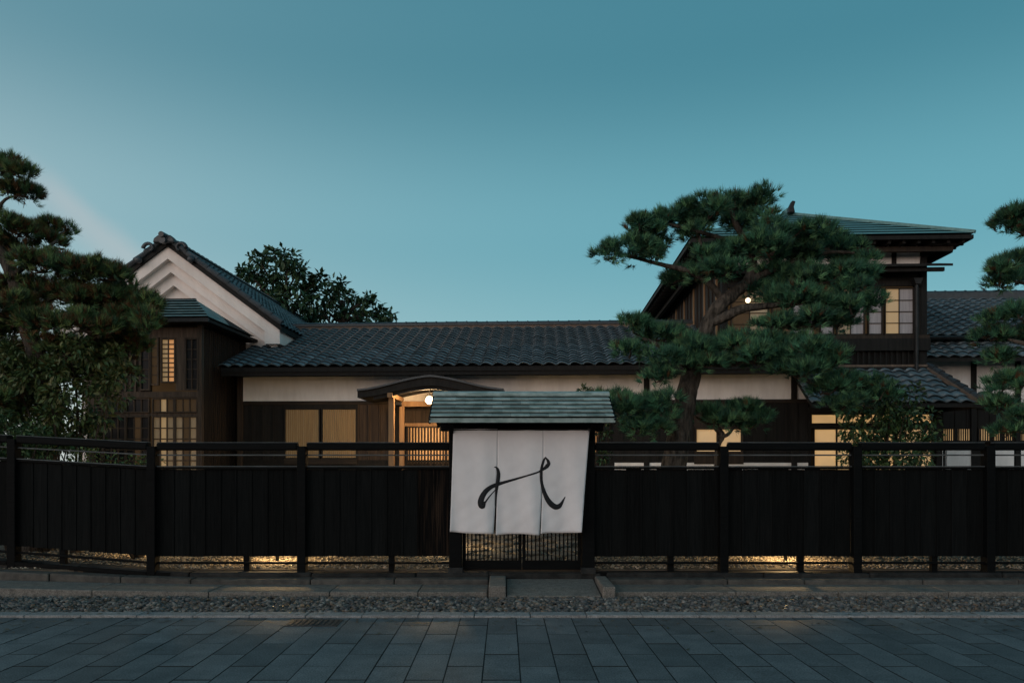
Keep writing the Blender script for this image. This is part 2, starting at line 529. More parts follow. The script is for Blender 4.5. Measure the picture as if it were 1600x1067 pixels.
def litter(n):
    x = rng.uniform(-7.5, 7.5, n); y = np.where(rng.random(n) < .6, rng.uniform(8.66, 9.9, n), 8.6 - rng.exponential(.35, n))
    z = np.where(y > 8.84, .032, np.where(y > 8.62, .027, .004))
    a = rng.uniform(0, 6.28, n); l_ = rng.uniform(.02, .05, n); w_ = np.where(rng.random(n) < .3, .012, .003)
    d = np.stack([np.cos(a), np.sin(a), np.zeros(n)], 1); q = np.stack([-np.sin(a), np.cos(a), np.zeros(n)], 1)
    p_ = np.stack([x, y, z], 1)
    V = np.stack([p_ - d * l_[:, None], p_ + q * w_[:, None] + [0, 0, .004], p_ + d * l_[:, None], p_ - q * w_[:, None] + [0, 0, .002]], 1).reshape(-1, 3)
    T = np.arange(n * 4).reshape(-1, 4)
    c = np.array([(.10, .06, .03), (.07, .05, .03), (.12, .085, .04), (.05, .055, .03)])[rng.integers(0, 4, n)]
    o = link('fallen_needles', tri_mesh('fallen_needles', V, T, c), m='leaves')
    props(o, 'scattered brown pine needles and small leaves along the kerb', 'litter', kind='stuff')
litter(1100)

# stone edging and plinth course under the fence
def lift(x):           # towards the left end the plinth climbs and swings back a little
    s = max(0.0, -4.4 - x)
    return (.16 * s, .045 * s)
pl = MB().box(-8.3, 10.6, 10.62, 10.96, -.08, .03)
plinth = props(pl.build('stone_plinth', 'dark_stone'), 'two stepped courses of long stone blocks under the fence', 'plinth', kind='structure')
def stones(x0, x1, y0, y1, z0, z1, m, lmin, lmax, jit, bev, k=1.0):
    x = x0
    while x < x1 - .05:
        l = min(random.uniform(lmin, lmax), x1 - x)
        if x1 - (x + l) < .25: l = x1 - x
        a, b = lift(x), lift(x + l)
        j = random.uniform(-jit, jit)
        q = MB()
        X = (x + .004, x + l - .004)
        for xx, (dy, dz) in ((X[0], a), (X[1], b)):
            dy *= k; dz *= k
            q.v += [(xx, y0 + dy + j, z0), (xx, y1 + dy, z0), (xx, y1 + dy, z1 + dz + j * .5), (xx, y0 + dy + j, z1 + dz + j * .5)]
        q.f = [(0, 1, 2, 3), (7, 6, 5, 4), (0, 4, 5, 1), (1, 5, 6, 2), (2, 6, 7, 3), (3, 7, 4, 0)]
        q.build('stone', m, plinth, bevel=bev)
        x += l
for xa, xb in ((-9.2, -.205), (1.375, 10.6)):
    stones(xa, xb, 9.92, 10.52, -.06, .068, 'granite', 1.1, 1.7, .006, .012, .35)
    stones(xa, xb, 10.5, 10.72, -.06, .135, 'stone', .8, 1.6, .012, .02, .7)
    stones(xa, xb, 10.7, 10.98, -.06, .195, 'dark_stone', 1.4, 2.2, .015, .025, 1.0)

# garden ground behind the fence
gd = MB().box(-22, 24, 10.93, 45, -.08, .21)
props(gd.build('garden', 'earth'), 'bare garden ground behind the wooden fence', 'ground', kind='structure')
def garden_strip(n):
    return np.stack([rng.uniform(-8, 8.5, n), rng.uniform(11.0, 13.6, n), rng.uniform(.20, .225, n)], 1)
pebbles('garden_gravel', 'fine pale gravel on the garden ground just behind the fence', garden_strip, 15000, .012, .026,
        [(.30, .26, .20), (.22, .20, .16), (.36, .31, .25), (.18, .15, .12)])

# entrance slab and its cheek stones
ent = thing('entrance_step', 'stone slab with block cheeks leading from pebbles up to the gate', 'step', (.6, 10.3, 0))
q = MB()
q.v = [(.03, 9.86, -.05), (1.2, 9.86, -.05), (1.2, 10.78, -.05), (.03, 10.78, -.05), (.03, 9.86, .03), (1.2, 9.86, .03), (1.2, 10.78, .11), (.03, 10.78, .11)]
q.f = [(0, 3, 2, 1), (4, 5, 6, 7), (0, 1, 5, 4), (1, 2, 6, 5), (2, 3, 7, 6), (3, 0, 4, 7)]
q.build('slab', 'granite', ent, bevel=.01)
MB().box(-.195, .02, 9.82, 10.72, -.05, .158).build('cheek_stone', 'granite', ent, bevel=.015)
MB().box(1.215, 1.37, 9.80, 10.72, -.05, .15).build('cheek_stone', 'granite', ent, bevel=.015)
MB().box(-.75, 1.3, 10.74, 10.98, -.05, .185).build('threshold_stone', 'dark_stone', ent, bevel=.015)

# stone path beyond the gate
path = thing('stone_path', 'irregular flat stepping stones of the path seen through the gate lattice', 'path', (.25, 13, .21))
for r_ in range(9):
    for c_ in range(4):
        y = 11.5 + r_ * .56; x = -.75 + c_ * .56 + (r_ % 2) * .22
        n_ = 7; rr = .25
        poly = [(x + rr * random.uniform(.85, 1.1) * math.cos(2 * math.pi * k / n_), y + rr * random.uniform(.85, 1.1) * math.sin(2 * math.pi * k / n_)) for k in range(n_)]
        h = .235 + random.uniform(0, .03)
        s = MB(); i = 0
        s.v = [(a, b, .2) for a, b in poly] + [(a, b, h) for a, b in poly]
        s.f = [tuple(range(n_, 2 * n_))] + [(k, (k + 1) % n_, n_ + (k + 1) % n_, n_ + k) for k in range(n_)]
        s.build('stepping_stone', 'granite', path, bevel=.012)

# ================================================================== FENCE
board_cache = {}
def board_mesh(w, h, mname):
    k = (round(w, 3), round(h, 3), mname)
    if k not in board_cache:
        # board with a thin cover strip on one edge
        m = MB().box(-w / 2 + .003, w / 2 - .003, -.009, .009, 0, h)
        m.box(-w / 2 - .012, -w / 2 + .012, -.021, -.0095, 0, h - .01)
        me = m.mesh('board'); me.materials.append(MATS[mname])
        board_cache[k] = me
    return board_cache[k]

def fence_bay(root, p0, p1, nb, post_end=True, weathered=()):
    p0 = Vector(p0); p1 = Vector(p1)
    d = p1 - p0; ang = math.atan2(d.y, d.x); L_ = math.hypot(d.x, d.y)
    nrm = Vector((math.sin(ang), -math.cos(ang), 0))      # towards the street
    def rail(name, z0, z1, off, th, m='fence_beam', ext=.0, rnd=False):
        zc = (z0 + z1) / 2
        a = p0 + nrm * off + Vector((0, 0, zc)) - d.normalized() * ext
        b = p1 + nrm * off + Vector((0, 0, zc)) + d.normalized() * ext
        o = MB().bar(a, b, th, z1 - z0).build(name, m, root, bevel=.02 if rnd else .006)
        return o
    rail('top_rail', 1.645, 1.745, 0, .12, rnd=True)
    rail('rail_cap', 1.746, 1.757, .0, .09, 'grey_wood')
    rail('middle_rail', 1.572, 1.592, 0, .04, 'grey_wood')
    rail('panel_rail', 1.39, 1.420, 0, .07)
    rail('panel_cap', 1.421, 1.435, .004, .08, 'grey_wood')
    rail('foot_rail', .105, .135, 0, .05)
    rail('sill', -.055, .0, 0, .15)
    bw = L_ / nb
    for k in range(nb):
        t = (k + .5) / nb
        me = board_mesh(bw, 1.18 + .0, 'weathered' if k in weathered else 'charred')
        pos = p0 + d * t - nrm * (.012 + random.uniform(-.002, .002)) + Vector((0, 0, .21 + random.uniform(-.006, .004)))
        o = link('board', me, root, pos)
        o.rotation_euler = (0, random.uniform(-.0025, .0025), ang)
    # stakes behind the boards
    for t in ((.33,) if p0.x < -4.9 else (.62,)):
        c = p0 + d * (t + random.uniform(-.05, .05)) - nrm * .075
        MB().box(c.x - .04, c.x + .04, c.y - .035, c.y + .035, .1, c.z + 1.3).build('stake', 'fence_beam', root)

def fence_post(root, p, w=.115):
    x, y, z = p
    MB().box(x - w / 2, x + w / 2, y - .085, y + .075, z - .16, z + 1.70).build('post', 'fence_beam', root, bevel=.008)

Z0 = .195
YF = 10.82
def fl(x):
    dy, dz = lift(x)
    s = max(0.0, -4.77 - x)
    return (x, YF + .15 * s, Z0 + .052 * s)
fence_l = thing('board_fence', 'long black board fence left of the gate bending back at its left end', 'fence', (-4, YF, 0), group='street fences')
xs = [-.74, -2.74, -4.77, -6.85, -8.9]
fence_bay(fence_l, fl(xs[1] + .06), fl(xs[0]), 9, weathered=(7, 8))
fence_bay(fence_l, fl(xs[2] + .06), fl(xs[1] - .06), 9, weathered=())
fence_bay(fence_l, fl(xs[3] + .06), fl(xs[2] - .06), 9)
fence_bay(fence_l, fl(xs[4] + .06), fl(xs[3] - .06), 9)
for x in xs[1:]: fence_post(fence_l, fl(x))
fence_r = thing('board_fence', 'long straight black board fence right of the gate', 'fence', (5, YF, 0), group='street fences')
xs = [1.23, 2.97, 4.77, 6.57, 8.4, 10.2]
for k in range(5):
    fence_bay(fence_r, (xs[k] + (.06 if k else 0), YF, Z0), (xs[k + 1] - .06, YF, Z0), 8)
for x in xs[1:]: fence_post(fence_r, (x, YF, Z0))

# ================================================================== GATE
gate = thing('roofed_gate', 'small roofed wooden gate with lattice doors behind the white curtain', 'gate', (.25, YF, .19))
GL, GRt = -.66, 1.135
for x in (GL, GRt):
    MB().box(x - .085, x + .085, YF - .085, YF + .085, .18, 2.27).build('post', 'fence_beam', gate, bevel=.008)
    MB().box(x - .1, x + .1, YF - .1, YF + .1, .17, .26).build('post_base', 'dark_stone', gate, bevel=.01)
MB().box(-.86, 1.34, YF - .06, YF + .06, 2.1, 2.235).build('lintel', 'fence_beam', gate, bevel=.006)
MB().box(-.58, 1.05, YF - .04, YF + .04, 1.99, 2.04).build('head_rail', 'fence_beam', gate)
for x in (-.70, 1.17):
    MB().prism([(x - .045, 2.19), (x + .045, 2.19), (x + .045, 2.26), (x - .045, 2.26)], YF - .55, YF + .55).build('bracket_arm', 'fence_beam', gate)
    m = MB(); m.v = []
    m.bar((x, YF - .08, 2.0), (x, YF - .42, 2.2), .05, .05).build('strut', 'fence_beam', gate)
for y in (-.5, .5):
    MB().box(-.90, 1.36, YF + y - .03, YF + y + .03, 2.235, 2.275).build('purlin', 'fence_beam', gate)
# roof: a deck for each slope, overlapping boards in courses
EX0, EX1 = -.955, 1.417
RY, RZ, EY, EZ = 10.9, 2.60, .65, 2.235
deck = MB().prism([], 0, 0) if False else MB()
deck.v = [(EX0 + .02, RY - EY + .02, EZ), (EX1 - .02, RY - EY + .02, EZ), (EX1 - .02, RY, RZ), (EX0 + .02, RY, RZ), (EX0 + .02, RY + EY - .02, EZ), (EX1 - .02, RY + EY - .02, EZ)]
n0 = len(deck.v)
deck.v += [(x, y, z - .03) for x, y, z in deck.v]
deck.f = [(0, 1, 2, 3), (3, 2, 5, 4), (6, 9, 8, 7), (9, 10, 11, 8), (0, 6, 7, 1), (4, 5, 11, 10), (0, 3, 9, 6), (3, 4, 10, 9), (1, 7, 8, 2), (2, 8, 11, 5)]
groof = deck.build('roof', 'dark_wood', gate)
NR = 6
for side in (-1, 1):
    for r_ in range(NR):
        t0, t1 = r_ / NR, (r_ + 1) / NR + .06
        x = EX0 + (0 if r_ else -.0)
        off = (r_ % 2) * .13
        edges = [EX0] + [EX0 + .06 + off + k * .245 for k in range(1, 10) if EX0 + .1 + off + k * .245 < EX1 - .06] + [EX1]
        for a, b in zip(edges[:-1], edges[1:]):
            y0 = RY + side * (EY * (1 - t0)); y1 = RY + side * EY * (1 - min(t1, 1))
            z0 = EZ + (RZ - EZ) * t0; z1 = EZ + (RZ - EZ) * min(t1, 1)
            j = random.uniform(0, .003)
            h0, h1 = .048 + j, .006
            s = MB()
            s.v = [(a + .0015, y0, z0 + h0 - .014), (b - .0015, y0, z0 + h0 - .014), (b - .0015, y1, z1 + .001), (a + .0015, y1, z1 + .001),
                   (a + .0015, y0, z0 + h0), (b - .0015, y0, z0 + h0), (b - .0015, y1, z1 + h1), (a + .0015, y1, z1 + h1)]
            s.f = [(0, 3, 2, 1), (4, 5, 6, 7), (0, 1, 5, 4), (1, 2, 6, 5), (2, 3, 7, 6), (3, 0, 4, 7)]
            s.build('shingle', 'copper_grey', groof)
MB().box(EX0 - .01, EX1 + .01, RY - EY - .018, RY - EY + .008, EZ - .045, EZ + .012).build('fascia', 'copper_grey', groof)
MB().box(EX0 - .01, EX1 + .01, RY + EY - .008, RY + EY + .018, EZ - .045, EZ + .012).build('fascia', 'copper_grey', groof)
MB().prism([(-.075 + 0, 0), (0, .035), (.075, 0), (.075, -.03), (-.075, -.03)], 0, 1)
rc = MB(); rc.v = [(x, RY + dy, RZ + dz) for x in (EX0 - .015, EX1 + .015) for dy, dz in ((-.085, -.025), (-.08, .02), (0, .05), (.08, .02), (.085, -.025))]
rc.f = [(0, 1, 2, 3, 4), (9, 8, 7, 6, 5)] + [(k, k + 5, k + 6, k + 1) for k in range(4)] + [(4, 9, 5, 0)]
rc.build('ridge_cap', 'copper_grey', groof)
for x in (EX0 - .006, EX1 + .006):
    b = MB()
    b.bar((x, RY - EY - .01, EZ - .03), (x, RY, RZ - .03), .025, .075).bar((x, RY + EY + .01, EZ - .03), (x, RY, RZ - .03), .025, .075)
    b.build('bargeboard', 'fence_beam', groof)
# lattice doors
for side, (a, b) in enumerate(((-.57, .235), (.245, 1.045))):
    dr = MB().box(a, b, YF + .02, YF + .055, .22, .345).box(a, b, YF + .02, YF + .055, 1.93, 1.98).box(a, a + .045, YF + .02, YF + .055, .345, 1.93).box(b - .045, b, YF + .02, YF + .055, .345, 1.93).box(a + .045, b - .045, YF + .025, YF + .05, 1.1, 1.14).build('door', 'fence_beam', gate)
    n_ = 13
    sm = MB().box(-.0095, .0095, YF + .026, YF + .048, .345, 1.93).mesh('slat', (0, 0, 0)); sm.materials.append(MATS['fence_beam'])
    for k in range(n_):
        x = a + .045 + (b - a - .09) * (k + .5) / n_
        o = link('slat', sm, dr); o.location = (x - BASE[gate].x, -BASE[gate].y, -BASE[gate].z)

# ================================================================== NOREN CURTAIN
YN = 10.60
SN = YN / F
def npx(px, py): return ((px - CX) * SN, H + (HY - py) * SN)
def cloth_y(x, z):
    t = min(max((2.14 - z) / 1.4, 0), 1)
    return YN - .012 + t * (.046 * math.sin(x * 9.5 + .6 + z * .5) + .014 * math.sin(x * 21 + 1.7 + z * 1.3) + .012 * math.sin(z * 3.1 + x * 2) + .0045 * math.sin(z * 17 + x * 11) * math.sin(x * 5 + 2) + .003 * math.sin(z * 31 - x * 23)) - .015 * t
noren = thing('shop_curtain', 'white split cloth curtain with black brushed emblem hanging across the gate', 'curtain', (.25, YN, 2.1))
def zoomp(x, y): return (630 + x / 3.9525, 590 + y / 3.9525)
cols = [((708.5, 670), (703, 830.5), (777.5, 671), (771.0, 834.5)),
        ((777.5, 671), (774.8, 834.5), (849.0, 671), (842.5, 834.5)),
        ((849.0, 671), (844.6, 834.0), (921.0, 671), (908, 830))]
for ci, (tl, bl, tr, br) in enumerate(cols):
    NU, NV = 26, 44
    m = MB()
    for j in range(NV + 1):
        t = j / NV
        # the slits stay closed for the top fifth
        sl = 0 if t < .2 else ((t - .2) / .8) ** 1.3
        for i in range(NU + 1):
            s = i / NU
            xl = tl[0] + (bl[0] - tl[0]) * (t if ci == 0 else .0) + (0 if ci == 0 else (bl[0] - tl[0]) * sl)
            xr = tr[0] + (br[0] - tr[0]) * (t if ci == 2 else .0) + (0 if ci == 2 else (br[0] - tr[0]) * sl)
            sag = 0
            yb = bl[1] + (br[1] - bl[1]) * s + .9 * math.sin(s * 5 + ci * 2)
            py = tl[1] + (yb - tl[1]) * t
            px = xl + (xr - xl) * s
            x, z = npx(px, py)
            m.v.append((x, cloth_y(x, z), z))
    for j in range(NV):
        for i in range(NU):
            a = j * (NU + 1) + i
            m.f.append((a, a + 1, a + NU + 2, a + NU + 1))
    o = m.build('cloth_panel', 'cloth', noren, smooth=True)
    md = o.modifiers.new('thickness', 'SOLIDIFY'); md.thickness = .0025; md.offset = 1
x0, z0 = npx(700, 671.5); x1, _ = npx(928, 671.5)
MB().tube([(x0, YN - .002, z0), (x1, YN - .002, z0)], .014, 8).build('rod', 'dark_wood', noren, smooth=False)
for x in (-.72, 1.13):
    MB().box(x - .012, x + .012, YN - .02, YF - .08, z0 - .02, z0 + .02).build('rod_hook', 'metal_dark', noren)
def stroke(pts, name='ink_stroke'):
    P2, W2 = smooth_path([(p[0], p[1], 0) for p in pts], [p[2] * 1.22 for p in pts], 7)
    m = MB(); n = len(P2)
    for k, (p, wd) in enumerate(zip(P2, W2)):
        d = (P2[min(k + 1, n - 1)] - P2[max(k - 1, 0)]); d.normalize()
        nx, ny = -d.y, d.x
        for sgn in (-1, 0, 1):
            X, Y = zoomp(p.x + nx * sgn * wd / 2, p.y + ny * sgn * wd / 2)
            x, z = npx(X, Y)
            m.v.append((x, cloth_y(x, z) - .0045, z))
    for k in range(n - 1):
        for q in range(2):
            a = k * 3 + q
            m.f.append((a, a + 1, a + 4, a + 3))
    o = m.build(name, 'ink', noren, smooth=True)
    md = o.modifiers.new('thickness', 'SOLIDIFY'); md.thickness = .001
stroke([(561, 551, 2), (573, 553, 8), (584, 566, 13), (589, 595, 17), (585, 635, 18), (577, 680, 15), (573, 730, 9), (570, 790, 5)])
stroke([(577, 683, 3), (556, 706, 5), (533, 732, 6), (512, 760, 8), (497, 788, 8)])
stroke([(506, 762, 8), (492, 790, 26), (480, 784, 28), (480, 758, 30), (492, 726, 27), (515, 695, 24), (550, 670, 20), (590, 655, 17), (640, 640, 13), (700, 623, 10), (770, 602, 8), (830, 583, 8), (862, 566, 12), (886, 547, 20), (898, 530, 17), (893, 512, 14), (880, 493, 5)])
stroke([(881, 489, 4), (870, 505, 10), (860, 532, 12), (853, 568, 14), (851, 610, 14), (856, 655, 15), (868, 700, 19), (888, 746, 24), (914, 780, 28), (940, 796, 28), (962, 792, 24), (978, 774, 15), (990, 752, 8), (1001, 733, 2)])

# ================================================================== ROOF TILES
def tile_mesh(Av, Sv, w, ln, rise=.024):
    Nv = Av.cross(Sv).normalized()
    if Nv.z < 0: Nv = -Nv
    m = MB(); K = 7
    prof = lambda a: rise * (math.sin(2 * math.pi * (a - .12)) + .25 * math.sin(4 * math.pi * (a - .05)))
    rows = []
    for (s, lift_) in ((0, .042), (ln * 1.10, .004)):
        rows.append([Av * (w * (k / (K - 1)) * 1.02) + Sv * s + Nv * (prof(k / (K - 1)) + lift_) for k in range(K)])
    lip = [Av * (w * (k / (K - 1)) * 1.02) + Sv * .006 + Nv * (prof(k / (K - 1)) + .020) for k in range(K)]
    m.v = [tuple(p) for r in (lip, rows[0], rows[1]) for p in r]
    for r in range(2):
        for k in range(K - 1):
            m.f.append((r * K + k, r * K + k + 1, (r + 1) * K + k + 1, (r + 1) * K + k))
    me = m.mesh('roof_tile', fix=False)
    # outward normals
    me.update()
    if me.polygons[K].normal.dot(Nv) < 0: me.flip_normals()
    for p in me.polygons: p.use_smooth = p.index >= K - 1
    me.materials.append(MATS['tile'])
    return me

def tile_field(roof, o, Av, Sv, na, ns, keep, n_obj, w=.265, ln=.235, frame='H', rise=.024):
    Av = Vector(Av).normalized(); Sv = Vector(Sv).normalized(); o = Vector(o)
    me = tile_mesh(Av, Sv, w, ln, rise)
    items = []
    for r in range(ns):
        for c in range(na):
            p = o + Av * (c * w) + Sv * (r * ln)
            ctr = p + Av * (w / 2) + Sv * (ln / 2)
            if keep(ctr, r, c):
                items.append(p)
    camh = Vector((UC, -17.28, H))
    items.sort(key=lambda p: (p - camh).length)
    for p in items[:n_obj]:
        ob = link('roof_tile', me, roof, p + Vector((0, 0, random.uniform(-.003, .003))))
        ob.rotation_euler = (random.uniform(-.008, .008), random.uniform(-.008, .008), random.uniform(-.01, .01))
    restp = items[n_obj:]
    if restp:
        vv = np.empty(len(me.vertices) * 3, dtype=np.float32); me.vertices.foreach_get('co', vv); vv = vv.reshape(-1, 3)
        ff = np.array([list(p.vertices) for p in me.polygons])
        pp = np.array([tuple(p - BASE[roof]) for p in restp]) + np.concatenate([np.zeros((len(restp), 2)), rng.uniform(-.004, .004, (len(restp), 1))], 1)
        V = (vv[None] + pp[:, None, :]).reshape(-1, 3)
        T = (ff[None] + (np.arange(len(restp)) * len(vv))[:, None, None]).reshape(-1, 4)
        m2_ = tri_mesh('roof_tile_rest', V, T, smooth=False)
        ob = link('roof_tile_rest', m2_, roof, m='tile'); ob['kind'] = 'stuff'

def window(parent, u0, u1, z0, z1, v, nx, nz, pane, frame='brown_wood', fw=.045, mw=.018, name='window', depth=.05):
    m = MB()
    m.box(u0 - fw, u0, v - depth, v + .02, z0 - fw, z1 + fw).box(u1, u1 + fw, v - depth, v + .02, z0 - fw, z1 + fw)
    m.box(u0, u1, v - depth, v + .02, z1, z1 + fw).box(u0, u1, v - depth, v + .02, z0 - fw, z0)
    for k in range(1, nx):
        x = u0 + (u1 - u0) * k / nx
        m.box(x - mw / 2, x + mw / 2, v - depth * .6, v + .012, z0, z1)
    for k in range(1, nz):
        z = z0 + (z1 - z0) * k / nz
        m.box(u0, u1, v - depth * .55, v + .010, z - mw / 2, z + mw / 2)
    wd = m.build(name, frame, parent)
    pu, pz = (u1 - u0) / nx, (z1 - z0) / nz
    me = None
    panes = pane if isinstance(pane, (list, tuple)) else [pane]
    meshes = {}
    for i in range(nx):
        pm = panes[i % len(panes)] if len(panes) > 1 else panes[0]
        if pm not in meshes:
            q = MB().box(-pu / 2, pu / 2, 0, .006, -pz / 2, pz / 2).mesh('pane'); q.materials.append(MATS[pm]); meshes[pm] = q
        for j in range(nz):
            link('pane', meshes[pm], wd, (u0 + pu * (i + .5), v - .004, z0 + pz * (j + .5)))
    return wd

def boards(parent, u0, u1, z0, z1, v, n, m='dark_wood', name='wall_board', batten=.016):
    wd = (u1 - u0) / n
    q = MB().box(-wd / 2 + .002, wd / 2 - .002, -.01, .01, 0, z1 - z0)
    if batten: q.box(-wd / 2 - batten, -wd / 2 + batten, -.028, -.0102, .003, z1 - z0 - .003)
    me = q.mesh(name); me.materials.append(MATS[m])
    for k in range(n):
        link(name, me, parent, (u0 + wd * (k + .5), v - .01 - random.uniform(0, .003), z0))

def slats(parent, u0, u1, z0, z1, v, pitch, w, m, name='lattice', d=.02):
    q = MB(); n = max(1, int(round((u1 - u0) / pitch)))
    for k in range(n):
        x = u0 + (u1 - u0) * (k + .5) / n + random.uniform(-.1, .1) * w
        ww = w * random.uniform(.85, 1.15)
        q.box(x - ww / 2, x + ww / 2, v - d, v, z0, z1)
    return q.build(name, m, parent, kind='stuff')

# ================================================================== MAIN WING
main = thing('main_house', 'long low house with dark tiled roof, white plaster band and dark boards', 'house', (0, 0, .2), 'H')
uL, zB1 = hp(377, 627, 0); _, zB0 = hp(377, 593, 0)
uR, _ = hp(1262, 600, 0)
# back body
MB().box(uL + .02, uR, .14, 6.6, .15, 3.6).build('wall', 'dark_wood', main)
# left corner wall closing
MB().box(uL - .07, uL + .05, -.07, .1, .2, 3.55).build('corner_post', 'brown_wood', main, bevel=.006)
zt, zl = zB0 + .06, zB1
MB().box(uL + .05, uR, -.02, .13, zl, zt + .12).build('plaster_band', 'plaster', main)
for px in (1010, 1240):
    u, _ = hp(px, 600, 0); MB().box(u - .06, u + .06, -.05, -.015, .2, zt + .1).build('post', 'dark_wood', main)
MB().box(uL + .05, uR, -.055, .1, zl - .08, zl - .002).build('lintel', 'beam_wood', main, bevel=.006)
MB().box(uL + .05, uR, -.032, .1, 1.672, 1.73).build('base_beam', 'dark_wood', main)
# low plaster skirt of the right half
ua, _ = hp(960, 722, 0)
MB().box(ua, uR, -.03, .1, .35, 1.67).build('plaster_skirt', 'plaster', main)
MB().box(uL + .05, ua, -.03, .1, .2, 1.67).build('skirt_boards', 'dark_wood', main)
zb_hi = zl - .08
def hu(px, v=0): return hp(px, 600, v)[0]
def hz(px, py, v=0): return hp(px, py, v)[1]
# board runs between openings
boards(main, hu(378), hu(444), 1.73, zb_hi, 0, 4)
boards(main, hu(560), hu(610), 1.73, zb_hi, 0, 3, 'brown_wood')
boards(main, hu(936), hu(1084), 1.73, zb_hi, 0, 8)
boards(main, hu(1161), hu(1262), 1.73, zb_hi, 0, 6)
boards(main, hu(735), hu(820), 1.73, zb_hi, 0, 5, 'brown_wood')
# bamboo blind window
z0, z1 = 1.78, hz(500, 640)
MB().box(hu(444), hu(560), -.04, .0, z1, zb_hi).build('window_head', 'dark_wood', main)
wn = window(main, hu(447), hu(499), z0, z1, -.005, 1, 1, 'shoji_dim', 'dark_wood', .03)
slats(wn, hu(447), hu(499), z0, z1, -.03, .043, .03, 'bamboo', 'blind_slats', .012)
wn = window(main, hu(505), hu(557), z0, z1, -.005, 1, 1, 'shoji_dim', 'dark_wood', .03)
slats(wn, hu(505), hu(557), z0, z1, -.03, .043, .03, 'bamboo', 'blind_slats', .012)
MB().box(hu(445), hu(559), -.06, .0, 1.64, z0 - .03).build('window_sill', 'beam_wood', main)
# entrance recess: lit side boards and lattice door
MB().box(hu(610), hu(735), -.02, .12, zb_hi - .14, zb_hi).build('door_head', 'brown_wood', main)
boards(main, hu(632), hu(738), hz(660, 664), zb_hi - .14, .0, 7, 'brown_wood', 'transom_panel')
MB().box(hu(628), hu(738), -.05, .03, hz(660, 666), hz(660, 661)).build('door_rail', 'light_wood', main)
dr = window(main, hu(638), hu(695), 1.2, hz(660, 668), .02, 1, 1, 'shoji_orange', 'brown_wood', .03, name='lattice_door')
slats(dr, hu(638), hu(695), 1.2, hz(660, 668), -.005, .068, .034, 'brown_wood', 'lattice', .025)
dr = window(main, hu(699), hu(735), 1.2, hz(660, 668), .02, 1, 1, 'shoji_orange', 'brown_wood', .03, name='lattice_door')
slats(dr, hu(699), hu(735), 1.2, hz(660, 668), -.005, .068, .034, 'brown_wood', 'lattice', .025)
# lattice windows behind the gate
for a, b in ((822, 876), (880, 916), (920, 934)):
    wn = window(main, hu(a), hu(b), 1.75, hz(870, 661), -.005, 1, 1, 'shoji_orange', 'dark_wood', .03)
    slats(wn, hu(a), hu(b), 1.75, hz(870, 661), -.03, .042, .017, 'brown_wood', 'lattice', .018)
MB().box(hu(820), hu(936), -.04, .0, hz(870, 661) + .03, zb_hi).build('window_head', 'dark_wood', main)
MB().box(hu(820), hu(936), -.05, .0, 1.64, 1.72).build('window_sill', 'dark_wood', main)
# window beside the pine
MB().box(hu(1084), hu(1161), -.035, .0, hz(1120, 668), zb_hi).build('window_head', 'brown_wood', main)
window(main, hu(1088), hu(1119), hz(1120, 705), hz(1120, 671), -.005, 1, 1, 'shoji', 'brown_wood', .045)
window(main, hu(1125), hu(1157), hz(1120, 705), hz(1120, 671), -.005, 1, 1, 'shoji', 'brown_wood', .045)
MB().box(hu(1084), hu(1161), -.045, .0, 1.64, hz(1120, 705) - .045).build('window_sill', 'brown_wood', main)

# main roof
VE, VR = -.80, 3.4
ueL, ze = hp(340, 573, VE)
urL, zr = hp(452, 514, VR)
ueR = hu(1290, VE)
SvM = Vector((0, VR - VE, zr - ze)).normalized()
slM = math.hypot(VR - VE, zr - ze)
rf = MB()
rf.v = [(ueL + .06, VE + .03, ze - .02), (ueR, VE + .03, ze - .02), (ueR, .22, ze - .02 + (.22 - VE) * SvM.z / SvM.y), (4.85, .22, ze - .02 + (.22 - VE) * SvM.z / SvM.y), (4.85, VR, zr - .02), (urL + .06, VR, zr - .02)]
k_ = len(rf.v)
rf.v += [(x, y, z - .09) for x, y, z in rf.v]
rf.f = [(0, 1, 2, 3, 4, 5), (11, 10, 9, 8, 7, 6)] + [(a, (a + 1) % 6, 6 + (a + 1) % 6, 6 + a) for a in range(6)]
roof = rf.build('roof', 'dark_wood', main)
# back slope
bk = MB(); bk.v = [(urL + .06, VR, zr - .02), (4.85, VR, zr - .02), (4.85, 7.4, ze), (ueL, 7.4, ze)]; bk.f = [(0, 1, 2, 3)]
bk.build('back_slope', 'tile', roof)
ns = int(slM / .235)
def keepM(c, r, k):
    t = (c.y - VE) / (VR - VE)
    if c.x < ueL + (urL - ueL) * t + .02: return False
    if c.y > .2 and c.x > 4.85: return False
    return c.x < ueR - .1
tile_field(roof, (ueL, VE, ze), (1, 0, 0), SvM, int((ueR - ueL) / .265) + 1, ns, keepM, 300, ln=slM / ns, rise=.026)
# verge along the left edge
MB().bar((ueL, VE - .02, ze - .03), (urL, VR, zr - .03), .05, .09).build('verge_board', 'brown_wood', roof)
# eave beam, rafters under the eave
MB().box(ueL + .05, ueR, VE + .06, VE + .12, ze - .19, ze - .105).build('eave_beam', 'dark_wood', roof)
MB().box(ueL + .1, ueR, -.14, -.06, zt - .01, zt + .12).build('wall_plate', 'dark_wood', roof)
rfm = MB(); x = ueL + .2
while x < ueR:
    rfm.bar((x, VE + .1, ze - .13), (x, .0, ze - .13 + (0 - VE) * SvM.z / SvM.y), .05, .07); x += .36
rfm.build('rafters', 'brown_wood', roof, kind='stuff')
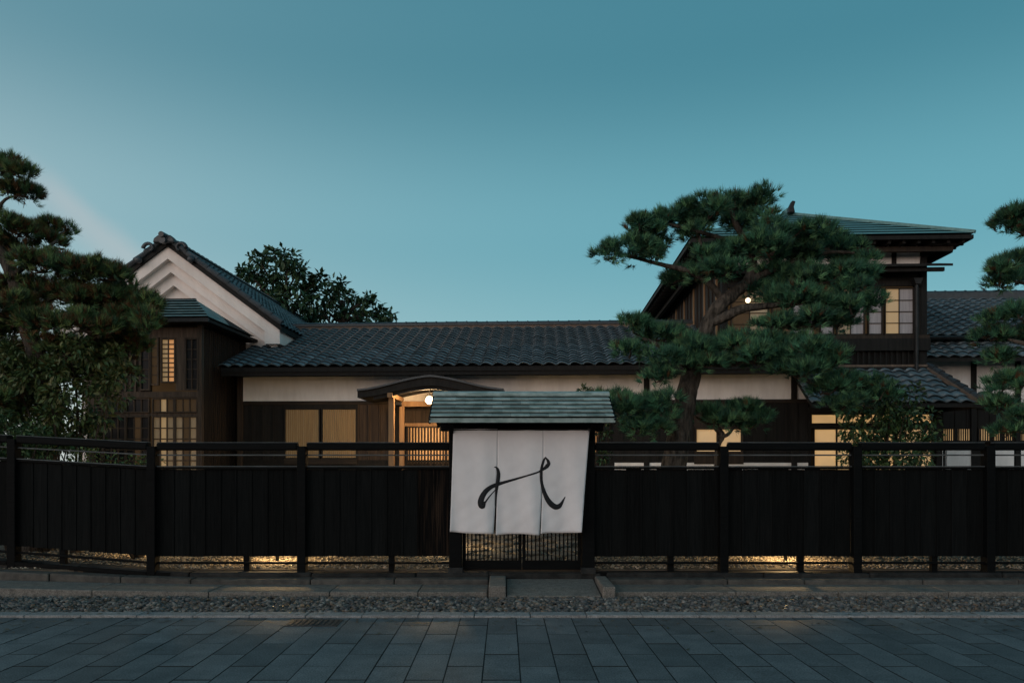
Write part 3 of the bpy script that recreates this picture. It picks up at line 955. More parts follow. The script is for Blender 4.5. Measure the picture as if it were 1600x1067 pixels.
# ridge: mortar bed, flat courses, round caps
MB().box(urL - .02, 4.83, VR - .13, VR + .13, zr - .05, zr + .035).build('ridge_bed', 'mortar', roof)
MB().box(urL - .05, 4.83, VR - .16, VR + .16, zr + .035, zr + .075).build('ridge_course', 'ridge_tile', roof)
cap = MB(); S_ = 8
for x_, rr in ((0, .10), (.235, .10), (.235, .115), (.265, .115)):
    cap.v += [(x_, rr * math.cos(math.pi * a / S_), rr * .85 * math.sin(math.pi * a / S_)) for a in range(S_ + 1)]
for k in range(3):
    for a in range(S_):
        i = k * (S_ + 1) + a
        cap.f.append((i, i + 1, i + S_ + 2, i + S_ + 1))
cap.f.append(tuple(range(S_ + 1))); cap.f.append(tuple(3 * (S_ + 1) + a for a in reversed(range(S_ + 1))))
capm = cap.mesh('ridge_cap'); capm.materials.append(MATS['ridge_tile'])
x = urL - .06
while x < 4.7:
    link('ridge_cap', capm, roof, (x, VR, zr + .07 + random.uniform(-.004, .004))); x += .265

# porch with curved roof
PV = -1.45
pl0, pz0 = hp(558, 611, PV); pr0, _ = hp(786, 611, PV); pc0, pzc = hp(672, 589, PV)
pzc += .0
NP = 28
top, bot = [], []
for k in range(NP + 1):
    s = -1 + 2 * k / NP
    a = abs(s)
    # gentle bow: full round middle, tails that flatten outwards
    hgt = (pzc - pz0) * (0.5 * (1 + math.cos(math.pi * a)) * .62 + (1 - a) * .38)
    x = pc0 + s * (pr0 - pl0) / 2
    top.append((x, pz0 + hgt)); bot.append((x, pz0 + hgt - .13 - .04 * (1 - a)))
pr_ = MB().prism(top + bot[::-1], PV, -.03).build('porch_roof', 'dark_wood', main, smooth=False)
MB().prism([(x, z + .001) for x, z in top] + [(x, z + .04) for x, z in top[::-1]], PV - .05, -.03).build('roof_skin', 'ridge_tile', pr_)
MB().prism([(x, z + .012) for x, z in bot[3:-3]] + [(x, z - .07) for x, z in bot[3:-3]][::-1], PV + .05, PV + .1).build('bargeboard', 'dark_wood', pr_)
# tympanum plaster behind the light, posts and tie beam
MB().prism([(x, z) for x, z in bot[5:-5]] + [(bot[-6][0], 2.93), (bot[5][0], 2.93)], -.12, -.06).build('tympanum', 'plaster', pr_)
zp = hz(612, 622, PV)
for px in (612, 733):
    u = hu(px, PV + .2)
    MB().box(u - .055, u + .055, PV + .14, PV + .25, .2, zp + .02).build('porch_post', 'light_wood', main, bevel=.006)
    MB().box(u - .05, u + .05, PV + .0, -.03, zp + .02, zp + .11).build('porch_beam', 'light_wood', main)
for px in (628, 720):
    u = hu(px, -.35)
    MB().box(u - .05, u + .05, -.4, -.3, .2, 2.87).build('porch_post', 'light_wood', main, bevel=.006)
MB().box(hu(628, -.35), hu(720, -.35), -.38, -.32, 2.87, 2.98).build('porch_beam', 'light_wood', main)

# porch lamp
lu, lz = hp(671, 625, -1.0)
lamp = thing('porch_lamp', 'glowing round globe lamp hanging under the curved porch roof', 'lamp', (lu, -1.0, lz), 'H')
MB().sphere((lu, -1.0, lz), .082, 18, 12, (1, 1, 1.08)).build('globe', 'lamp_glass', lamp, smooth=True)
MB().tube([(lu, -1.0, lz + .07), (lu, -1.0, lz + .105)], .035, 10).build('cap', 'metal_dark', lamp)
MB().tube([(lu, -1.0, lz + .1), (lu, -1.0, lz + .26)], .009, 6).build('stem', 'metal_dark', lamp)
point_light('lamp_light', (lu, -1.13, lz - .02), 115, (1.0, .62, .30), .09, lamp)

# ================================================================== TWO STOREY HOUSE
two = thing('two_storey_house', 'two storey timber house with green copper hipped roof behind the pine', 'house', (7, .3, .2), 'H')
TL, TRt, TF, TB = 4.72, 9.07, .256, 9.3
ELu, ERu, EFv, EBv = 3.92, 9.70, -.48, 10.0
EZ2 = 6.36
apu = (ELu + ERu) / 2
hd = (ERu - ELu) / 2
apz = EZ2 + hd * .455
# body
MB().box(TL + .02, TRt - .02, TF + .30, TB, 2.9, 6.2).build('wall', 'dark_wood', two)
MB().box(TL, TRt, TF, TF + .29, 3.3, 4.45).build('lower_wall', 'dark_wood', two)
# upper plaster band
zpb, zpt = hz(1395, 409, TF), hz(1395, 388, TF)
MB().box(TL, TRt - .06, TF + .02, TF + .25, zpb - .05, zpt + .25).build('plaster_band', 'plaster', two)
for px in (1114, 1205, 1302, 1397):
    u = hu(px, TF)
    MB().box(u - .045, u + .045, TF - .015, TF + .05, zpb - .05, zpt + .22).build('post', 'dark_wood', two)
MB().box(TRt - .13, TRt, TF - .03, TF + .2, 3.2, zpt + .2).build('corner_post', 'dark_wood', two, bevel=.006)
MB().box(TL - .0, TL + .13, TF - .03, TF + .2, 3.2, zpt + .2).build('corner_post', 'dark_wood', two, bevel=.006)
# left flank: boards with vertical battens
MB().box(TL - .03, TL + .02, TF + .2, TB, 3.2, 6.2).build('flank_wall', 'brown_wood', two)
bt = MB(); v = TF + .3
k = 0
while v < TB:
    MB().box(TL - .065, TL - .031, v - .03, v + .03, 3.3, 6.1).build('batten', 'light_wood' if k % 3 == 0 else 'brown_wood', two); v += .45; k += 1
# window band of the upper floor
wz0, wz1 = hz(1350, 523, TF), hz(1350, 452, TF)
MB().box(TL + .13, TRt - .13, TF - .06, TF + .02, wz1 + .05, wz1 + .16).build('lintel', 'dark_wood', two)
MB().box(TL + .13, TRt - .13, TF + .0, TF + .25, wz1 + .16, zpb - .05).build('upper_boarding', 'dark_wood', two)
MB().box(TL + .13, TRt - .13, TF + .20, TF + .29, wz0 - .1, wz1 + .2).build('room_wall', 'room_dim', two)
wins = [(1142, 1200, ['room_dim', 'shoji_dim']), (1206, 1270, ['room_dim', 'curtain']), (1281, 1302, ['curtain']), (1307, 1350, ['shoji_dim', 'curtain']), (1356, 1378, ['curtain']), (1382, 1427, ['shoji_mid', 'curtain'])]  # 'curtain' panes are glass with the sky reflection put into their colour
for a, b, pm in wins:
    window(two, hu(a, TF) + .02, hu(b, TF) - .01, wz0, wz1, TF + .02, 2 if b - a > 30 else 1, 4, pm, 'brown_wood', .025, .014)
MB().box(hu(1429, TF), TRt - .12, TF - .02, TF + .1, wz0 - .05, wz1 + .06).build('end_board', 'dark_wood', two)
MB().box(TL - .05, TRt + .02, TF - .10, TF - .0, wz0 - .1, wz0 - .03).build('sill', 'brown_wood', two)
zq0, zq1 = hz(1350, 549, TF), hz(1350, 527, TF)
MB().box(TL - .03, TRt + .03, TF - .12, TF - .0, zq0, wz0 - .1).build('shutter_box', 'dark_wood', two)
slats(two, TL + .1, TRt - .1, hz(1350, 574, TF), zq0, TF - .02, .12, .035, 'dark_wood', 'vertical_slats', .03)
# awning over the windows
az = hz(1400, 412, TF - .5)
aw = MB(); aw.v = [(TL - .3, TF - .55, az - .02), (TRt + .28, TF - .55, az - .02), (TRt + .28, TF, az + .12), (TL - .3, TF, az + .12)]
aw.v += [(x, y, z - .05) for x, y, z in aw.v]
aw.f = [(0, 1, 2, 3), (7, 6, 5, 4), (0, 4, 5, 1), (1, 5, 6, 2), (2, 6, 7, 3), (3, 7, 4, 0)]
aw.build('awning', 'dark_wood', two)
MB().box(TL - .2, TRt + .16, TF - .45, TF - .38, az - .15, az - .07).build('awning_beam', 'dark_wood', two)
for k in range(9):
    u = TL + .05 + k * (TRt - TL - .1) / 8
    MB().bar((u, TF - .42, az - .1), (u, TF - .01, az - .02), .045, .06).build('awning_bracket', 'dark_wood', two)
# roof
rfm = MB()
ins = .06
rfm.v = [(ELu + ins, EFv + ins, EZ2), (ERu - ins, EFv + ins, EZ2), (ERu - ins, EBv, EZ2), (ELu + ins, EBv, EZ2), (apu, EFv + hd, apz - .03), (apu, EBv, apz - .03)]
rfm.f = [(0, 1, 4), (1, 2, 5, 4), (3, 0, 4, 5), (2, 3, 5), (3, 2, 1, 0)]
r2 = rfm.build('roof', 'dark_wood', two)
# stepped copper courses on front hip and both flanks
NC = 10
fr, lf, rt = MB(), MB(), MB()
for k in range(NC):
    t0, t1 = k / NC, (k + 1) / NC + .012
    def ring(t, dz):
        i = hd * t
        z = EZ2 + (apz - EZ2) * t + dz
        return (ELu + i, ERu - i, EFv + i, z)
    a = ring(t0, .034); b = ring(min(t1, 1), .008); a0 = ring(t0, .004)
    A1, A2 = (a[0], a[2], a[3]), (a[1], a[2], a[3])
    B1, B2 = (b[0], b[2], b[3]), (b[1], b[2], b[3])
    fr.face([A1, A2, B2, B1])
    rt.face([A2, (a[1], EBv, a[3]), (b[1], EBv, b[3]), B2])
    lf.face([(a[0], EBv, a[3]), A1, B1, (b[0], EBv, b[3])])
fr.build('front_copper', 'copper', r2); rt.build('right_copper', 'copper', r2); lf.build('left_copper', 'copper', r2)
for ue in (ELu, ERu):
    MB().bar((ue, EFv, EZ2 + .05), (apu, EFv + hd, apz + .05), .08, .06).build('hip_roll', 'copper', r2)
MB().bar((apu, EFv + hd - .1, apz + .08), (apu, EBv, apz + .08), .16, .14).build('ridge', 'copper', r2)
MB().prism([(apu - .08, apz), (apu + .08, apz), (apu + .05, apz + .14), (apu + .09, apz + .27), (apu + .01, apz + .29), (apu - .07, apz + .13)], EFv + hd - .25, EFv + hd - .1).build('ridge_finial', 'metal_dark', r2, bevel=.02)
# fascia and soffit rafters
MB().box(ELu + .02, ERu - .02, EFv + .02, EFv + .07, EZ2 - .085, EZ2 - .005).build('fascia', 'dark_wood', r2)
MB().box(ELu + .01, ELu + .06, EFv + .075, EBv, EZ2 - .085, EZ2 - .005).build('fascia', 'brown_wood', r2)
MB().box(ERu - .06, ERu - .01, EFv + .075, EBv, EZ2 - .085, EZ2 - .005).build('fascia', 'dark_wood', r2)
sf = MB(); x = ELu + .2
while x < ERu - .1:
    sf.box(x - .03, x + .03, EFv + .1, TF + .1, EZ2 - .15, EZ2 - .003); x += .3
v = EFv + .3
while v < EBv:
    sf.box(TRt - .1, ERu - .09, v - .03, v + .03, EZ2 - .153, EZ2 - .003)
    sf.box(ELu + .09, TL + .1, v - .03, v + .03, EZ2 - .153, EZ2 - .003); v += .3
sf.build('soffit_rafters', 'dark_wood', r2, kind='stuff')
MB().box(ELu + .35, ERu - .28, TF - .42, TF - .32, EZ2 - .26, EZ2 - .155).build('eave_purlin', 'brown_wood', r2)
MB().box(TRt + .3, TRt + .4, TF - .3, TB, EZ2 - .26, EZ2 - .155).build('eave_purlin', 'dark_wood', r2)
MB().box(TL - .4, TL - .3, TF - .3, TB, EZ2 - .26, EZ2 - .155).build('eave_purlin', 'brown_wood', r2)
# drain pipe with hopper
du = hu(1432, TF - .15)
MB().tube([(du, TF - .15, 3.5), (du, TF - .15, hz(1432, 447, TF))], .04, 8).build('downpipe', 'metal_dark', two)
MB().prism([(du - .05, hz(1432, 447, TF)), (du + .05, hz(1432, 447, TF)), (du + .1, hz(1432, 438, TF)), (du - .1, hz(1432, 438, TF))], TF - .24, TF - .06).build('hopper', 'metal_dark', two)
# lamp in the upper room
l2u, l2z = hp(1168, 470, TF - .02)
lamp2 = thing('room_lamp', 'small bright lamp in the upper window behind the pine branches', 'lamp', (l2u, TF - .06, l2z), 'H')
MB().sphere((l2u, TF - .06, l2z), .055, 14, 10).build('globe', 'lamp_glass', lamp2, smooth=True)
MB().tube([(l2u, TF - .06, l2z + .06), (l2u, TF - .06, l2z + .11)], .03, 10).build('cap', 'metal_dark', lamp2)
MB().tube([(l2u, TF - .06, l2z + .11), (l2u, TF - .06, wz1 + .04)], .006, 6).build('cord', 'metal_dark', lamp2)

# ground floor: skirt roof and lit entrance
zs = hz(1400, 574, TF)
SFv = 16.15 - 17.28
SRu = hu(1533, SFv)
zsE = hz(1535, 629, SFv) + .0
SLu = hu(1268, SFv)
slp = Vector((0, TF - SFv, zs - zsE))
sl_ = slp.length
sk = MB(); sk.v = [(SLu, SFv, zsE - .02), (SRu, SFv, zsE - .02), (TRt + .02, TF, zs - .03), (SLu, TF, zs - .03), (SRu, TF + 3, zsE - .02), (TRt + .02, TF + 3, zs - .03)]
k_ = len(sk.v); sk.v += [(x, y, z - .07) for x, y, z in sk.v]
sk.f = [(0, 1, 2, 3), (1, 4, 5, 2), (9, 8, 7, 6), (8, 11, 10, 7), (0, 6, 7, 1), (1, 7, 10, 4), (0, 3, 9, 6), (4, 10, 11, 5), (2, 8, 9, 3), (5, 11, 8, 2)]
skirt = sk.build('skirt_roof', 'dark_wood', two)
hipx = lambda y: SRu + (TRt - SRu) * (y - SFv) / (TF - SFv)
nsk = max(1, int(sl_ / .225))
tile_field(skirt, (SLu, SFv, zsE), (1, 0, 0), slp, int((SRu - SLu) / .265) + 1, nsk, lambda c, r, k: c.x < hipx(c.y) - .05, 150, ln=sl_ / nsk)
slr = Vector((-(SRu - TRt), 0, zs - zsE)); nr = max(1, int(slr.length / .225))
tile_field(skirt, (SRu, SFv + .1, zsE), (0, 1, 0), slr, 11, nr, lambda c, r, k: c.x > hipx(c.y) + .05 or c.y > TF, 30, ln=slr.length / nr)
# hip ridge of cap tiles
hipm = MB()
a = Vector((SRu, SFv, zsE + .05)); b = Vector((TRt + .02, TF, zs + .03))
n_ = 7
for k in range(n_):
    p, q = a + (b - a) * (k / n_), a + (b - a) * ((k + 1.08) / n_)
    MB().tube([p + Vector((0, 0, .025)), q], [.085, .07], 8).build('hip_cap', 'ridge_tile', skirt)
MB().bar(a + Vector((0, 0, -.02)), b + Vector((0, 0, -.03)), .2, .08).build('hip_bed', 'mortar', skirt)
MB().tube([a + Vector((.06, -.10, .06)), a + Vector((0, .03, .06))], .11, 12).build('hip_end_tile', 'ridge_tile', skirt)
MB().box(SLu, TRt, TF - .09, TF, zs - .02, zs + .05).build('top_course', 'mortar', skirt)
# ground floor walls
GV = .0
gu0, gu1 = hu(1266, GV), hu(1462, GV)
MB().box(gu0, gu1 + .1, GV + .13, 6, .2, zs).build('ground_wall', 'dark_wood', two)
z_tr0, z_tr1 = hz(1290, 661, GV), hz(1290, 648, GV)
MB().box(gu0, gu1 + .1, GV - .03, GV + .12, z_tr1 + .03, zsE + .1).build('entrance_beam', 'dark_wood', two)
for k, (a_, b_) in enumerate(((1268, 1306), (1308, 1346), (1350, 1396), (1402, 1455))):
    window(two, hu(a_, GV) + .0, hu(b_, GV), z_tr0, z_tr1, GV + .02, 1, 1, 'shoji_hot', 'dark_wood', .02, name='transom')
    window(two, hu(a_, GV) + (.06 if k == 0 else .0), hu(b_, GV), .5, hz(1290, 671, GV), GV + .02, 1, 1, 'shoji_hot' if k < 3 else 'shoji', 'dark_wood', .02, name='entrance_door')
MB().box(gu0, gu1, GV - .03, GV + .1, hz(1290, 669, GV), hz(1290, 663, GV)).build('entrance_rail', 'dark_wood', two)
MB().box(gu1, gu1 + .12, GV - .04, GV + .12, .2, zsE).build('post', 'dark_wood', two)
MB().box(gu0 - .05, gu0, GV - .04, GV + .12, .2, zsE).build('post', 'dark_wood', two)

# ================================================================== RIGHT WING
wing = thing('right_wing', 'tiled wing right of the two storey house with plaster panels', 'house', (12, 2, .2), 'H')
WV = 1.7
wl = TRt + .02
wr = wl + 9
MB().box(wl, wr, WV + .12, WV + 5, .2, 4.2).build('wall', 'dark_wood', wing)
zc1, zc0 = hz(1500, 572, WV), hz(1500, 632, WV)
MB().box(wl, wr, WV, WV + .1, zc0, zc1 + .15).build('plaster_band', 'plaster', wing)
for px in (1521, 1590, 1660):
    u = hu(px, WV); MB().box(u - .06, u + .06, WV - .03, WV + .02, .2, zc1 + .1).build('post', 'dark_wood', wing)
MB().box(wl, wr, WV - .05, WV + .05, zc0 - .09, zc0 - .005).build('lintel', 'dark_wood', wing)
boards(wing, wl, wr, hz(1500, 668, WV), zc0 - .09, WV + .06, 34, 'dark_wood')
zl0, zl1 = hz(1540, 688, WV), hz(1540, 670, WV)
for a_, b_ in ((1472, 1492), (1497, 1521), (1531, 1549), (1552, 1565), (1568, 1584), (1592, 1620)):
    wn = window(wing, hu(a_, WV), hu(b_, WV), zl0, zl1, WV + .05, 1, 1, 'shoji', 'dark_wood', .035, name='lattice_window')
    slats(wn, hu(a_, WV), hu(b_, WV), zl0, zl1, WV + .02, .05, .022, 'dark_wood', 'lattice', .02)
for a_, b_ in ((1426, 1446), (1457, 1473), (1479, 1525), (1551, 1584), (1591, 1640)):
    MB().box(hu(a_, WV), hu(b_, WV), WV - .01, WV + .08, .9, hz(1500, 691, WV)).build('plaster_panel', 'plaster', wing)
# roofs: lower pent strip and upper slope
def slope_roof(name, v0, z0, v1, z1, n_obj, th=.07):
    s = MB(); s.v = [(wl, v0, z0 - .02), (wr, v0, z0 - .02), (wr, v1, z1 - .02), (wl, v1, z1 - .02)]
    s.v += [(x, y, z - th) for x, y, z in s.v]
    s.f = [(0, 1, 2, 3), (7, 6, 5, 4), (0, 4, 5, 1), (1, 5, 6, 2), (2, 6, 7, 3), (3, 7, 4, 0)]
    o = s.build(name, 'dark_wood', wing)
    S = Vector((0, v1 - v0, z1 - z0)); n = max(1, int(S.length / .235))
    tile_field(o, (wl, v0, z0), (1, 0, 0), S, int((wr - wl) / .265), n, lambda c, r, k: True, n_obj, ln=S.length / n)
    return o
e0 = hz(1520, 558, WV - .8); e1 = hz(1520, 531, WV - .1)
e2 = hz(1520, 524, WV - .2); e3 = hz(1520, 466, WV + 3.2)
slope_roof('lower_roof', WV - .8, e0, WV + .05, e1, 70)
up = slope_roof('upper_roof', WV - .2, e2, WV + 3.2, e3, 230)
MB().tube([(wl, WV - .25, e2 - .05), (wr, WV - .25, e2 - .05)], .05, 8).build('gutter', 'metal_dark', up)
MB().box(wl, wr, WV + 3.05, WV + 3.35, e3 - .05, e3 + .12).build('ridge_bed', 'ridge_tile', up)
x = wl
while x < wr - .2:
    link('ridge_cap', capm, up, (x, WV + 3.2, e3 + .12)); x += .265
bk = MB(); bk.face([(wl, WV + 3.2, e3), (wr, WV + 3.2, e3), (wr, WV + 6.5, e2), (wl, WV + 6.5, e2)]); bk.build('back_slope', 'tile', up)

# ================================================================== STOREHOUSE ON THE LEFT
kura = thing('white_storehouse', 'white plaster gabled storehouse with tiled roof and ornamented ridge end', 'storehouse', (-8, 1.3, .2), 'H')
KV = 17.98 - 17.28 + .6       # front gable plane
kau, kaz = hp(262, 384, KV - .45)
kru, krz = hp(437, 514, KV - .45)
half = kru - kau
kslope = (kaz - krz) / half
def chev(d0, d1, v0, v1, m, name, par, trim=0.0):
    """band that follows both rakes; d0, d1 are drops below the roof line"""
    h0 = half - trim
    pts = [(kau - h0, kaz - d0 - kslope * h0), (kau, kaz - d0), (kau + h0, kaz - d0 - kslope * h0), (kau + h0, kaz - d1 - kslope * h0), (kau, kaz - d1), (kau - h0, kaz - d1 - kslope * h0)]
    q = MB()
    L_ = [pts[0], pts[1], pts[4], pts[5]]; R_ = [pts[1], pts[2], pts[3], pts[4]]
    q.prism(L_, v0, v1); q.prism(R_, v0, v1)
    return q.build(name, m, par)
KB = KV + 10
ww = half - .32
MB().prism([(kau - ww, .2), (kau - ww, kaz - .3 - kslope * ww), (kau, kaz - .3), (kau + ww, kaz - .3 - kslope * ww), (kau + ww, .2)], KV, KB).build('wall', 'gable_plaster', kura)
chev(.02, .30, KV - .45, KV - .004, 'gable_plaster', 'rake_band', kura)
chev(.302, .58, KV - .30, KV - .003, 'gable_plaster', 'rake_band', kura, .12)
chev(.582, .86, KV - .16, KV - .002, 'gable_plaster', 'rake_band', kura, .2)
# eave return blocks
MB().box(kru - .36, kru - .002, KV - .44, KB, krz - .34, krz - .05).build('eave_band', 'gable_plaster', kura)
MB().box(2 * kau - kru + .002, 2 * kau - kru + .36, KV - .44, KB, krz - .34, krz - .05).build('eave_band', 'gable_plaster', kura)
kr = chev(-.10, .018, KV - .52, KB, 'dark_wood', 'roof', kura, -.06)
hs = half + .08
Sk = Vector((-1, 0, kslope)); slk = hs * math.hypot(1, kslope); nk = int(slk / .235)
tile_field(kr, (kau + hs, KV - .55, kaz + .12 - kslope * hs), (0, 1, 0), Sk, 38, nk, lambda c, r, k: True, 250, ln=slk / nk)
Skl = Vector((1, 0, kslope))
tile_field(kr, (kau - hs, KV - .55, kaz + .12 - kslope * hs), (0, 1, 0), Skl, 38, nk, lambda c, r, k: True, 40, ln=slk / nk)
# verge rolls along the gable edge
for sgn in (-1, 1):
    for k in range(11):
        t0, t1 = k / 11, (k + 1.06) / 11
        p = Vector((kau + sgn * hs * (1 - t0), KV - .52, kaz + .19 - kslope * hs * (1 - t0)))
        q = Vector((kau + sgn * hs * (1 - t1), KV - .52, kaz + .17 - kslope * hs * (1 - t1)))
        MB().tube([p, q], [.075, .066], 8).build('verge_tile', 'ridge_tile', kr)
MB().box(kau - .16, kau + .16, KV - .5, KB, kaz + .0, kaz + .10).build('ridge_bed', 'ridge_tile', kr)
MB().box(kau - .2, kau + .2, KV - .5, KB, kaz + .10, kaz + .13).build('ridge_course', 'ridge_tile', kr)
cap2 = MB()
for x_, rr in ((0, .11), (.235, .11), (.235, .125), (.265, .125)):
    cap2.v += [(rr * math.cos(math.pi * a / S_), x_, rr * math.sin(math.pi * a / S_)) for a in range(S_ + 1)]
cap2.f = list(cap.f)
cm2 = cap2.mesh('ridge_cap'); cm2.materials.append(MATS['ridge_tile'])
v = KV - .5
while v < KB:
    link('ridge_cap', cm2, kr, (kau, v, kaz + .12)); v += .265
# ornamental ridge-end tile: plate, boss and scrolls
orn = MB().prism([(kau - .26, kaz + .02), (kau + .26, kaz + .02), (kau + .24, kaz + .12), (kau + .15, kaz + .19), (kau, kaz + .22), (kau - .15, kaz + .19), (kau - .24, kaz + .12)], KV - .66, KV - .52).build('ridge_ornament', 'ridge_tile', kr, bevel=.03)
MB().tube([(kau, KV - .74, kaz + .06), (kau, KV - .62, kaz + .06)], .08, 14).build('boss', 'ridge_tile', orn)
MB().tube([(kau, KV - .78, kaz + .18), (kau, KV - .5, kaz + .19)], .065, 12).build('round_end', 'ridge_tile', orn)
for sgn in (-1, 1):
    pts, rd = [], []
    for k in range(15):
        t = k / 14 * 4.6
        r_ = .15 - .024 * t
        pts.append((kau + sgn * (.36 + r_ * math.cos(t)), KV - .6, kaz - .10 + r_ * math.sin(t))); rd.append(.05 - .0025 * k / 1.2)
    MB().tube(pts, rd, 7).build('scroll', 'ridge_tile', orn, smooth=True)
    MB().sphere((kau + sgn * .62, KV - .6, kaz - .36), .085, 10, 7).build('scroll_foot', 'ridge_tile', orn, smooth=True)

# timber annex in front of the storehouse
ann = thing('timber_annex', 'dark two storey timber annex with glazed lattice windows and small copper roof', 'annex', (-8, -1, .2), 'H')
BV = 16.0 - 17.28
br_ = hu(313, BV); bl_ = hu(138, BV)
zE = hz(326, 497, -1.68); zT = hz(280, 469, -1.68 + .95)
bER = hu(326, -1.68); bEL = bl_ - .32
# walls: right flank boards and slats
MB().box(br_ - .06, br_ - .03, BV + .05, KV - .01, .2, zE - .05).build('flank_wall', 'dark_wood', ann)
v = BV + .14
while v < KV - .1:
    MB().box(br_ - .03, br_ + .012, v - .018, v + .018, .3, zE - .1).build('batten', 'brown_wood', ann); v += .105
MB().box(bl_, br_ - .07, BV + .55, BV + .6, .2, zE).build('inner_wall', 'room_dim', ann)
def bz(py): return hz(250, py, BV)
for px, w_ in ((313, .075), (146, .07), (140, .045)):
    u = hu(px, BV); MB().box(u - w_ / 2 - .01, u + w_ / 2 + .01, BV - .04, BV + .08, .2, zE - .02).build('post', 'annex_wood', ann, bevel=.006)
MB().box(bl_, br_, BV - .03, BV + .08, bz(621), bz(612)).build('floor_beam', 'annex_wood', ann)
MB().box(bl_, br_, BV - .025, BV + .05, bz(650), bz(645)).build('transom_beam', 'annex_wood', ann)
MB().box(bl_, br_, BV - .03, BV + .08, zE - .12, zE - .03).build('top_beam', 'dark_wood', ann)
MB().box(bl_, br_, BV - .02, BV + .06, bz(528), zE - .12).build('upper_boarding', 'annex_wood', ann)
for k in range(9):
    u = hu(158, BV) + k * (hu(220, BV) - hu(158, BV)) / 8
    MB().box(u - .018, u + .018, BV - .03, BV - .006, bz(612), bz(528)).build('batten', 'annex_wood', ann)
MB().box(hu(155, BV), hu(236, BV), BV - .005, BV + .05, bz(612), bz(528)).build('side_boarding', 'brown_wood', ann)
# upper floor
window(ann, hu(238, BV), hu(247, BV), bz(600), bz(530), BV, 1, 5, 'room_dim', 'annex_wood', .03)
wn = window(ann, hu(254, BV), hu(273, BV), bz(596), bz(531), BV + .01, 2, 9, ['shoji_mid', 'shoji_orange'], 'annex_wood', .03, .022, name='lattice_window')
window(ann, hu(222, BV), hu(234, BV), bz(608), bz(531), BV - .01, 1, 5, 'glass', 'annex_wood', .03)
boards(ann, hu(275, BV), hu(290, BV), bz(610), bz(528), BV, 1, 'annex_wood', 'wall_panel', 0)
window(ann, hu(292, BV), hu(309, BV), bz(608), bz(531), BV, 2, 5, 'glass', 'annex_wood', .03)
# transom lights and lower doors
for a_, b_, pm in ((164, 196, 'glass'), (199, 233, 'glass'), (241, 272, ['room_dim', 'shoji_mid']), (276, 308, 'room_dim')):
    window(ann, hu(a_, BV), hu(b_, BV), bz(643), bz(624), BV, 3, 1, pm, 'annex_wood', .025, .022, name='transom')
for a_, b_, pm in ((164, 196, 'glass'), (199, 233, ['glass', 'room_dim']), (241, 272, ['shoji_dim', 'shoji_mid']), (276, 308, ['shoji_dim', 'room_dim'])):
    window(ann, hu(a_, BV), hu(b_, BV), bz(770), bz(652), BV, 3, 7, pm, 'annex_wood', .025, .022, name='sliding_door')
MB().box(hu(148, BV), hu(161, BV), BV + .02, BV + .05, .2, zE - .1).build('louvre_backing', 'dark_wood', ann)
MB().box(bl_, bl_ + .04, BV + .06, KV - .02, .2, zE - .05).build('left_wall', 'dark_wood', ann)
# brown louvre strip by the left post
for k in range(14):
    z = bz(700) + k * .075
    MB().box(hu(149, BV), hu(160, BV), BV - .03, BV + .01, z, z + .045).build('louvre', 'annex_wood', ann)
# copper roof: front slope with hips, side slope running back to the storehouse
rt_v = -1.68
dep = .95
rise = zT - zE
cu = MB()
NCa = 7
fr, sd_ = MB(), MB()
for k in range(NCa):
    t0, t1 = k / NCa, (k + 1) / NCa + .02
    def rr_(t, dz):
        t = min(t, 1.0)
        return (bEL + dep * .5 * t, bER - dep * .72 * t, rt_v + dep * t, zE + rise * t + dz)
    a = rr_(t0, .045); b = rr_(t1, .010); a0 = rr_(t0, .0)
    fr.face([(a[0], a[2], a[3]), (a[1], a[2], a[3]), (b[1], b[2], b[3]), (b[0], b[2], b[3])])
ar = MB().box(bEL + .05, bER - .03, rt_v + .03, KV - .1, zE - .06, zE - .002).build('roof', 'dark_wood', ann)
fr.build('front_copper', 'copper_grey', ar)
ht = (bER - dep * .72, rt_v + dep, zE + rise)
hl = (bEL + dep * .5, rt_v + dep, zE + rise)
eb = (bER, KV - .47, zE + .03)
em = tuple(Vector((bER, rt_v, zE + .03)).lerp(Vector(eb), .42)); tm = tuple(Vector(ht).lerp(Vector(eb), .42))
sd_.face([(bER, rt_v, zE + .03), em, tm, ht]); sd_.build('side_copper', 'copper_grey', ar)
MB().face([em, eb, tm]).build('side_board', 'dark_wood', ar)
MB().face([ht, eb, (bEL, KV - .47, zE + .03), hl]).build('back_copper', 'copper_grey', ar)
MB().face([hl, (bEL, KV - .47, zE + .03), (bEL, rt_v, zE + .03)]).build('left_copper', 'copper_grey', ar)
MB().bar(hl, ht, .06, .06).build('ridge', 'metal_dark', ar)
MB().box(bEL, bER, rt_v - .015, rt_v + .028, zE - .07, zE + .004).build('fascia', 'metal_dark', ar)
# dim lamp in the annex room
la = thing('annex_lamp', 'dim hanging lamp inside the timber annex behind the lattice', 'lamp', (hu(257, BV + .3), BV + .3, bz(632)), 'H')
MB().sphere((hu(257, BV + .3), BV + .3, bz(632)), .09, 14, 9, (1.2, 1.2, .8)).build('shade', 'shoji', la, smooth=True)
MB().tube([(hu(257, BV + .3), BV + .3, bz(632) + .06), (hu(257, BV + .3), BV + .3, bz(618))], .008, 6).build('cord', 'metal_dark', la)

